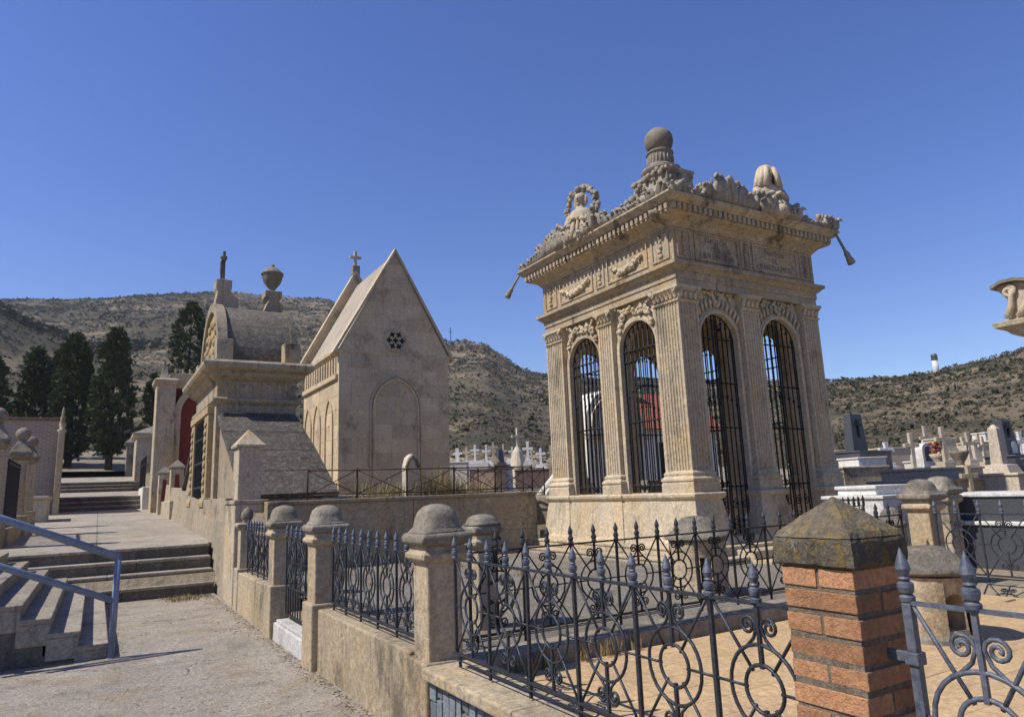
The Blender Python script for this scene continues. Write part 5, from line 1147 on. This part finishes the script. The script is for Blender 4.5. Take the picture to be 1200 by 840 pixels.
q = MB(); q.prism([(.19*math.cos(math.pi*i/12), 1.3+.19*math.sin(math.pi*i/12)) for i in range(13)]+[(-.19, .85), (.19, .85)], -.14, .1, 'y'); build('slab', q, 'white', t, local=True)
q = MB(); q.prism([(.12*math.cos(math.pi*i/12), 1.28+.12*math.sin(math.pi*i/12)) for i in range(13)]+[(-.12, 1.0), (.12, 1.0)], -.15, -.13, 'y'); build('niche', q, 'granite', t, local=True)
t = thing('flower_urn', 'stone urn planted with red flowers', 'urn', (18.53, 9.88, 1.0)); q = MB(); q.box(-.14, .14, -.14, .14, 0, .86); build('pedestal', q, 'cream', t, local=True, bevel=.015); q = MB(); q.lathe([(.09, .86), (.06, .92), (.15, 1.05), (.19, 1.15), (.17, 1.16)], n=18); build('bowl', q, 'cream', t, local=True, smooth=True)
q = MB()
for k in range(40): a = random.uniform(0, 6.28); d = random.uniform(0, .17); q.blob((d*math.cos(a), d*math.sin(a), 1.15+random.uniform(0, .33)), random.uniform(.025, .05), 6, 4)
build('flowers', q, 'flower', t, local=True)
t = thing('stone_bowl', 'wide empty stone bowl on a pedestal', 'bowl', (18.75, 9.46, 1.0)); q = MB(); q.box(-.13, .13, -.13, .13, 0, .84); build('pedestal', q, 'cream', t, local=True, bevel=.015); q = MB(); q.lathe([(.1, .84), (.08, .9), (.16, 1.02), (.22, 1.15), (.23, 1.2), (.2, 1.2), (.1, 1.1)], n=20); build('bowl', q, 'cap', t, local=True, smooth=True)
t = thing('obelisk', 'pale stone obelisk rising from a broad tapered base', 'obelisk', (18.19, 8.32, .7)); q = MB(); q.rings([[(-k, -k, z), (k, -k, z), (k, k, z), (-k, k, z)] for k, z in ((.5, -.1), (.45, .6), (.26, 1.1), (.13, 1.12), (.10, 1.95), (.02, 2.05))]); build('shaft', q, 'cream', t, local=True, bevel=.01)
# graves glimpsed between chapel and pavilion
G = [('white cross first beside the chapel wall', 18.52, 37.7, 3.25, 4.28, .5, 'white', 1.0, 0), ('beige cross second beside the chapel wall', 18.98, 37.47, 3.3, 4.32, .5, 'cream', .6, 0), ('white cross on a broad white base near the chapel', 19.43, 37.23, 3.35, 4.45, .52, 'white', 1.6, 0), ('white cross with flared arms beside the pink tomb', 20.02, 36.9, 3.3, 4.43, .5, 'white', .9, 1),
     ('tall beige cross beside the grey obelisk', 20.4, 36.7, 3.5, 4.57, .58, 'mon', .7, 0), ('slender beige cross between obelisk and rock mound', 20.91, 36.4, 3.1, 4.44, .4, 'cream', .4, 0), ('largest white cross right of the rock mound', 20.08, 32.26, 3.1, 4.26, .56, 'white', .5, 1), ('white cross beside the pavilion pilaster', 21.75, 33.57, 2.9, 3.98, .56, 'white', .7, 0)]
for lb, x, y, a, b, w, m_, p_, st in G: cross_grave(lb, x, y, a, b, w, m_, R(-30), p_, style=st)
t = thing('obelisk', 'small blue grey obelisk among the white crosses', 'obelisk', (20.7, 36.5, 2.0)); q = MB(); q.rings([[(-k, -k, z), (k, -k, z), (k, k, z), (-k, k, z)] for k, z in ((.3, 0), (.3, 1.3), (.2, 1.35), (.14, 2.1), (.01, 2.2))]); build('shaft', q, 'granite', t, local=True)
t = thing('calvary', 'rough stone mound carrying a crucifix', 'calvary', (20.65, 34.25, 1.9)); q = MB(); q.rings([superring(0, 0, r_, z, 2.5, 14) for r_, z in ((.7, -.2), (.6, .6), (.45, 1.3), (.3, 1.9), (.12, 2.2))]); build('mound', rock(q, .08, 2.5), 'cream', t, local=True)
q = MB(); q.box(-.06, .06, -.06, .06, 2.0, 3.3); q.box(-.38, .38, -.055, .055, 2.75, 2.86); build('crucifix', q, 'cream', t, local=True)
M['pink'] = stone('pinkish_render', (.5, .36, .28), (.42, .31, .25), (.22, .17, .14), .4); M['brownr'] = stone('brown_render', (.2, .145, .12), (.17, .125, .105), (.1, .08, .07), .4)
box_tomb('white rendered tomb block next to the chapel', 15.0, 30.5, 1.6, [(.9, 1.4, 1.5)], 'limewash', R(-30)); box_tomb('pinkish tomb block behind the rusty railing', 16.1, 30.0, 1.6, [(1.3, 1.4, 1.1)], 'pink', R(-30))
box_tomb('dark brown tomb block between the pink tomb and the white pillar', 16.85, 29.5, 1.6, [(.75, 1.4, 1.3)], 'brownr', R(-30)); box_tomb('wide brown tomb block beside the pavilion', 18.1, 28.8, 1.5, [(1.6, 1.4, 1.12)], 'brownr', R(-30))
t = thing('stone_pillar', 'slim white stone pillar between the brown tombs', 'pillar', (15.14, 25.9, 1.5)); q = MB(); q.box(-.11, .11, -.11, .11, 0, 1.05); build('shaft', q, 'limewash', t, local=True, bevel=.01); q = MB(); q.sweep(-.11, .11, -.11, .11, [(.03, 1.05), (.05, 1.1), (-.1, 1.25)]); build('cap', q, 'cream', t, local=True)
rg_ = random.Random(21)
KINDS = [('white', 'white'), ('cream', 'cream'), ('mon', 'beige')]
for k, (x, y, w_, d_, h_, m_, lb) in enumerate(((17.2, 11.6, 1.3, 1.6, .9, 'mon', 'grey stone tomb behind the dark stele tomb'), (21.6, 11.5, 1.4, 1.2, 1.0, 'limewash', 'white rendered tomb behind the headstone with niche'), (23.5, 8.6, 1.6, 1.2, 1.3, 'white', 'white marble tomb behind the leaning stele'), (20.3, 7.7, 1.2, 1.2, 1.1, 'cream', 'cream tomb below the leaning stele'), (24.5, 14.8, 1.6, 1.4, 1.1, 'cream', 'cream tomb between the stele and the hillside'), (17.0, 6.0, .9, 1.2, 1.1, 'limewash', 'white rendered tomb beside the dark granite block'), (26.8, 11.2, 2.4, 1.4, 1.6, 'white', 'long white tomb at the foot of the hillside'), (19.2, 12.4, .9, .9, 1.0, 'white', 'small white tomb block behind the grey stone tomb'))):
    box_tomb(lb, x, y, ground_z(x, y), [(w_, d_, h_)], m_, R(-20))
rgt = random.Random(77); MT = ['white', 'cream', 'limewash', 'mon', 'cream']
for k in range(22):
    x, y = 22.5+rgt.uniform(0, 12), 8.6+k*.42+rgt.uniform(-.3, .3); m_ = MT[k % 5]; gz_ = ground_z(x, y)
    if k % 3 == 2: cross_grave('small pale cross in the packed rows at the foot of the sandy slope', x, y, gz_+.5, gz_+1.5+rgt.uniform(0, .5), .5, m_, R(-20), .6, 'small crosses below the sandy slope', k % 2)
    else:
        t = box_tomb('small pale tomb in the packed rows at the foot of the sandy slope', x, y, gz_, [(rgt.uniform(.8, 1.6), 1.0, rgt.uniform(.5, .9)), (rgt.uniform(.5, .7), .6, rgt.uniform(.3, .8))], m_, R(-20)); t['group'] = 'small tombs below the sandy slope'
for k in range(10):                                       # further rows half hidden behind
    x, y = 21+k*.95, 43-k*.9; m_, w_ = KINDS[k % 3]
    cross_grave('%s cross in the rear row below the scrubby hillside' % w_, x, y, 3.4+rg_.uniform(-.2, .3), 4.5+rg_.uniform(-.2, .3), .5, m_, R(-30), .9, 'crosses in the rear row', k % 2)
# white arched tomb with sloping scroll shoulder, behind the pavilion
wt = thing('white_tomb', 'whitewashed tomb with an arched gable and sloping scroll shoulder behind the pavilion', 'tomb', (11.2, 15.5, 1.4))
q = MB(); q.prism([(13.6, 1.3), (13.6, 3.2)]+[(12.55+1.05*math.cos(math.pi*i/16), 3.35+1.05*math.sin(math.pi*i/16)) for i in range(17)]+[(11.5, 3.2), (11.5, 1.3)], 15.4, 16.6, 'y'); build('gable_wall', q, 'limewash', wt, bevel=.02)
q = MB(); q.rings([[(12.55+k*math.cos(math.pi*(1-i/16)), 15.28 if d else 15.42, 3.3+k*math.sin(math.pi*(1-i/16))) for k, d in ((.92, 0), (.92, 1), (.72, 1), (.72, 0))] for i in range(17)]); build('arch_moulding', q, 'cream', wt)
q = MB(); q.box(11.45, 13.65, 15.25, 15.42, 2.95, 3.1); build('string_course', q, 'cream', wt, bevel=.02)
q = MB(); q.prism([(10.05, 1.3), (11.52, 1.3), (11.52, 2.8), (11.2, 2.45), (10.7, 2.0), (10.2, 1.6)], 15.5, 15.95, 'y'); build('shoulder', q, 'limewash', wt, bevel=.03)
q = MB(); q.tube([(10.1, 15.7, 1.5), (10.7, 15.7, 2.05), (11.2, 15.7, 2.5), (11.5, 15.7, 2.9)], [.1, .11, .11, .1], 10); build('scroll_coping', q, 'limewash', wt, smooth=True)
rb_ = thing('red_roofed_building', 'small building with a red tiled roof seen through the pavilion windows', 'building', (18.5, 21, 1.6))
q = MB(); q.box(16.4, 21, 19.6, 23, 1.3, 3.75); build('wall', q, 'limewash', rb_); q = MB(); q.prism([(19.3, 3.7), (21.3, 5.3), (23.3, 3.7)], 16.1, 21.3, 'x'); build('roof', q, 'roofred', rb_)
q = MB(); q.box(17.2, 17.55, 20.9, 21.25, 4.5, 6.4); build('chimney', q, 'cream', rb_, bevel=.02); q = MB(); q.box(18, 19, 19.56, 19.62, 1.5, 3.2); build('door', q, 'dark', rb_)
t = thing('tree', 'small dark tree beyond the red roofed building', 'tree', (21, 25.5, 1.6)); q = MB(); q.tube([(21, 25.5, 1.4), (21.05, 25.5, 3.5)], [.14, .08], 7); build('trunk', q, 'bark', t, smooth=True)
q = MB(); rgx = random.Random(9)
for k in range(2600):
    a, u = rgx.uniform(0, 6.28), rgx.uniform(-1, 1); rr = rgx.random()**.4*1.25; s_ = math.sqrt(1-u*u); c = Vector((21+rr*s_*math.cos(a), 25.5+rr*s_*math.sin(a), 4.5+rr*u*1.1)); d1 = Vector((rgx.gauss(0, 1), rgx.gauss(0, 1), rgx.gauss(0, 1))).normalized()*.13; d2 = Vector((rgx.gauss(0, 1), rgx.gauss(0, 1), rgx.gauss(0, 1))).normalized()*.06
    q.add([c-d1, c+d2, c+d1, c-d2], [(0, 1, 2, 3)])
build('crown', q, 'cypress', t)
# carved monument whose corner enters at the edge
rm = thing('carved_monument', 'stone monument with carved scroll pediment and heavy cornice beyond the terrace', 'monument', (13.4, 4.4, .5)); RM0 = (.1, -.24, .18)
q = MB(); q.box(12.95, 14.6, 3.4, 5.05, .3, 3.55); build('body', q, 'mon', rm, bevel=.02)
q = MB(); q.sweep(12.95, 14.6, 3.4, 5.05, [(.0, 3.25), (.05, 3.3), (.1, 3.42), (.18, 3.46), (.3, 3.56), (.45, 3.64), (.5, 3.70), (.62, 3.76), (.64, 3.84), (.5, 3.87)]); build('cornice', q, 'mon', rm, bevel=.008)
orn = [(5.52, 3.86), (5.47, 4.03), (5.49, 4.24), (5.58, 4.37), (5.62, 4.44), (5.5, 4.49), (5.3, 4.48), (5.1, 4.42), (4.9, 4.33), (4.5, 4.15), (4.1, 4.33), (3.9, 4.42), (3.7, 4.48), (3.4, 4.49), (3.3, 4.4), (3.4, 4.2), (3.4, 3.86)]
q = MB(); q.prism(orn, 12.5, 12.95, 'x'); build('acroterion', q, 'statue', rm, bevel=.015)
q = MB(); top = [(5.66, 4.47), (5.5, 4.535), (5.3, 4.53), (5.1, 4.47), (4.9, 4.38), (4.5, 4.2)]; q.prism(top+[(y, z-.05) for y, z in top[::-1]], 12.38, 13.0, 'x'); build('acroterion_hood', q, 'cap', rm)
for k_, (y, z, rr, sg) in enumerate(((5.43, 4.34, .10, 1), (5.12, 4.2, .12, -1), (4.8, 4.1, .12, 1))):
    q = MB(); q.tube([(12.46, y+sg*(rr-(rr*.8)*i/20)*math.cos(1.5+2*math.pi*1.5*i/20), z+(rr-(rr*.8)*i/20)*math.sin(1.5+2*math.pi*1.5*i/20)) for i in range(21)], .035, 7); build('carved_scroll', q, 'statue', rm, smooth=True)
for k_, pts in enumerate((((5.5, 3.9), (5.42, 4.1), (5.4, 4.26), (5.36, 4.36)), ((5.34, 3.9), (5.24, 4.02), (5.18, 4.2), (5.02, 4.32)), ((5.1, 3.9), (4.95, 4.0), (4.85, 4.12), (4.7, 4.16)))):
    q = MB(); q.tube([(12.45, a, b) for a, b in pts], [.06, .05, .045, .03], 7); build('carved_leaf', q, 'statue', rm, smooth=True)
q = MB(); q.box(12.9, 14.6, 3.5, 5.0, 3.86, 4.2); build('attic', q, 'mon', rm, bevel=.02)
rm.location = (rm.location.x+RM0[0], rm.location.y+RM0[1], rm.location.z+RM0[2])
# chimney-like tower and mast on the ridges
t = thing('ridge_tower', 'small white tower with dark top on the hill ridge', 'tower', (146.5, 75.8, 21.2)); q = MB(); q.lathe([(.62, 0), (.55, 3.4)], n=14); build('shaft', q, 'white', t, local=True, smooth=True); q = MB(); q.lathe([(.62, 3.4), (.62, 4.4), (.45, 4.7)], n=14); build('lantern', q, 'granite', t, local=True)
t = thing('radio_mast', 'thin radio mast on the rocky hill top', 'mast', (140, 290, 70)); q = MB(); q.tube([(0, 0, 0), (0, 0, 9)], .18, 5); q.tube([(-1, 0, 7), (1, 0, 7)], .12, 5); build('mast', q, 'iron', t, local=True)

# ---------------------------------------------------------------- weeds and dry grass
def tufts(name, label, spots, seed):
    rg = random.Random(seed); q = MB()
    for x, y, z, rad, n, h in spots:
        for k in range(n):
            a, d = rg.uniform(0, 6.28), rad*rg.random()**.6; bx_, by_ = x+d*math.cos(a), y+d*math.sin(a); a2 = rg.uniform(0, 6.28); L = h*rg.uniform(.4, 1.1); ln = rg.uniform(.1, .6)*L; w = .004
            s_ = Vector((-math.sin(a2), math.cos(a2), 0))*w; p0 = Vector((bx_, by_, z)); p1 = p0+Vector((math.cos(a2)*ln*.4, math.sin(a2)*ln*.4, L*.6)); p2 = p0+Vector((math.cos(a2)*ln, math.sin(a2)*ln, L))
            q.add([p0-s_, p0+s_, p1+s_*.8, p1-s_*.8, p2], [(0, 1, 2, 3), (3, 2, 4)])
    o = stuff(put(name, mesh(name, q, 'straw'))); o['label'] = label; return o
tufts('dry_grass', 'dry straw coloured weeds behind the retaining wall', [(4.3+.16*i, 12.75+random.uniform(-.1, .5), 1.42, .28, 90, .6) for i in range(18)]+[(5.75+.1*i, 12.9, 1.42, .3, 110, .85) for i in range(4)], 31)
tufts('weeds', 'dry weeds and debris along the foot of the street wall', [(1.9-random.random()*.1, 6.9+i*.22, -.005, .1, 8, .035) for i in range(16)]+[(1.7-random.random()*.5, 13.7+random.random()*.5, -.005, .3, 120, .07) for i in range(5)], 32)
tufts('weeds', 'dry weeds sprouting by the kerb behind the near railing', [(2.5+random.random()*1.2, 4.35+random.random()*.12, .4, .06, 26, .16) for i in range(12)]+[(3.0+random.random()*4, 6+random.random()*5, .46, .1, 16, .07) for i in range(30)], 33)
# loose stones and twigs on the path
q = MB(); rg = random.Random(44)
for k in range(420):
    x, y = rg.uniform(-.5, 1.9), rg.uniform(3.5, 14); x = x if rg.random() < .4 else 1.9-abs(rg.gauss(0, .2)); r_ = rg.uniform(.003, .009); q.blob((x, y, r_*.4), (r_*rg.uniform(.8, 1.6), r_, r_*.6), 5, 3, jit=.25)
o = stuff(put('gravel', mesh('gravel', q, 'cap'))); o['label'] = 'loose grit scattered on the path'

# dead leaves and dirt gathered along the foot of the wall and in the step corners
q = MB(); rg = random.Random(91)
for k in range(1500):
    m_ = rg.random()
    if m_ < .5: x, y = 1.93-abs(rg.gauss(0, .07)), rg.uniform(4.8, 14.2)
    elif m_ < .72: x, y = 1.9-abs(rg.gauss(0, .35)), 14.36-abs(rg.gauss(0, .16))
    elif m_ < .86: x, y = .26+abs(rg.gauss(0, .06)), rg.uniform(9.4, 14.2)
    else: x, y = rg.uniform(.3, 1.9), rg.uniform(3.5, 14)
    if 1.9 < x < 2.0 and False: continue
    a = rg.uniform(0, 6.28); L = rg.uniform(.008, .022); z = .004+rg.uniform(0, .006); u = Vector((math.cos(a), math.sin(a), rg.uniform(-.25, .25)))*L; w = Vector((-math.sin(a), math.cos(a), rg.uniform(-.3, .3)))*L*.5; c = Vector((min(x, 1.92), y, z))
    q.add([c-u, c+w, c+u, c-w], [(0, 1, 2, 3)])
M['leaf'] = plain('dead_leaves', (.16, .105, .055), (.09, .065, .04), .9, sc=8)
o = stuff(put('leaf_litter', mesh('leaf_litter', q, 'leaf'))); o['label'] = 'dead leaves and dirt gathered along the wall foot'
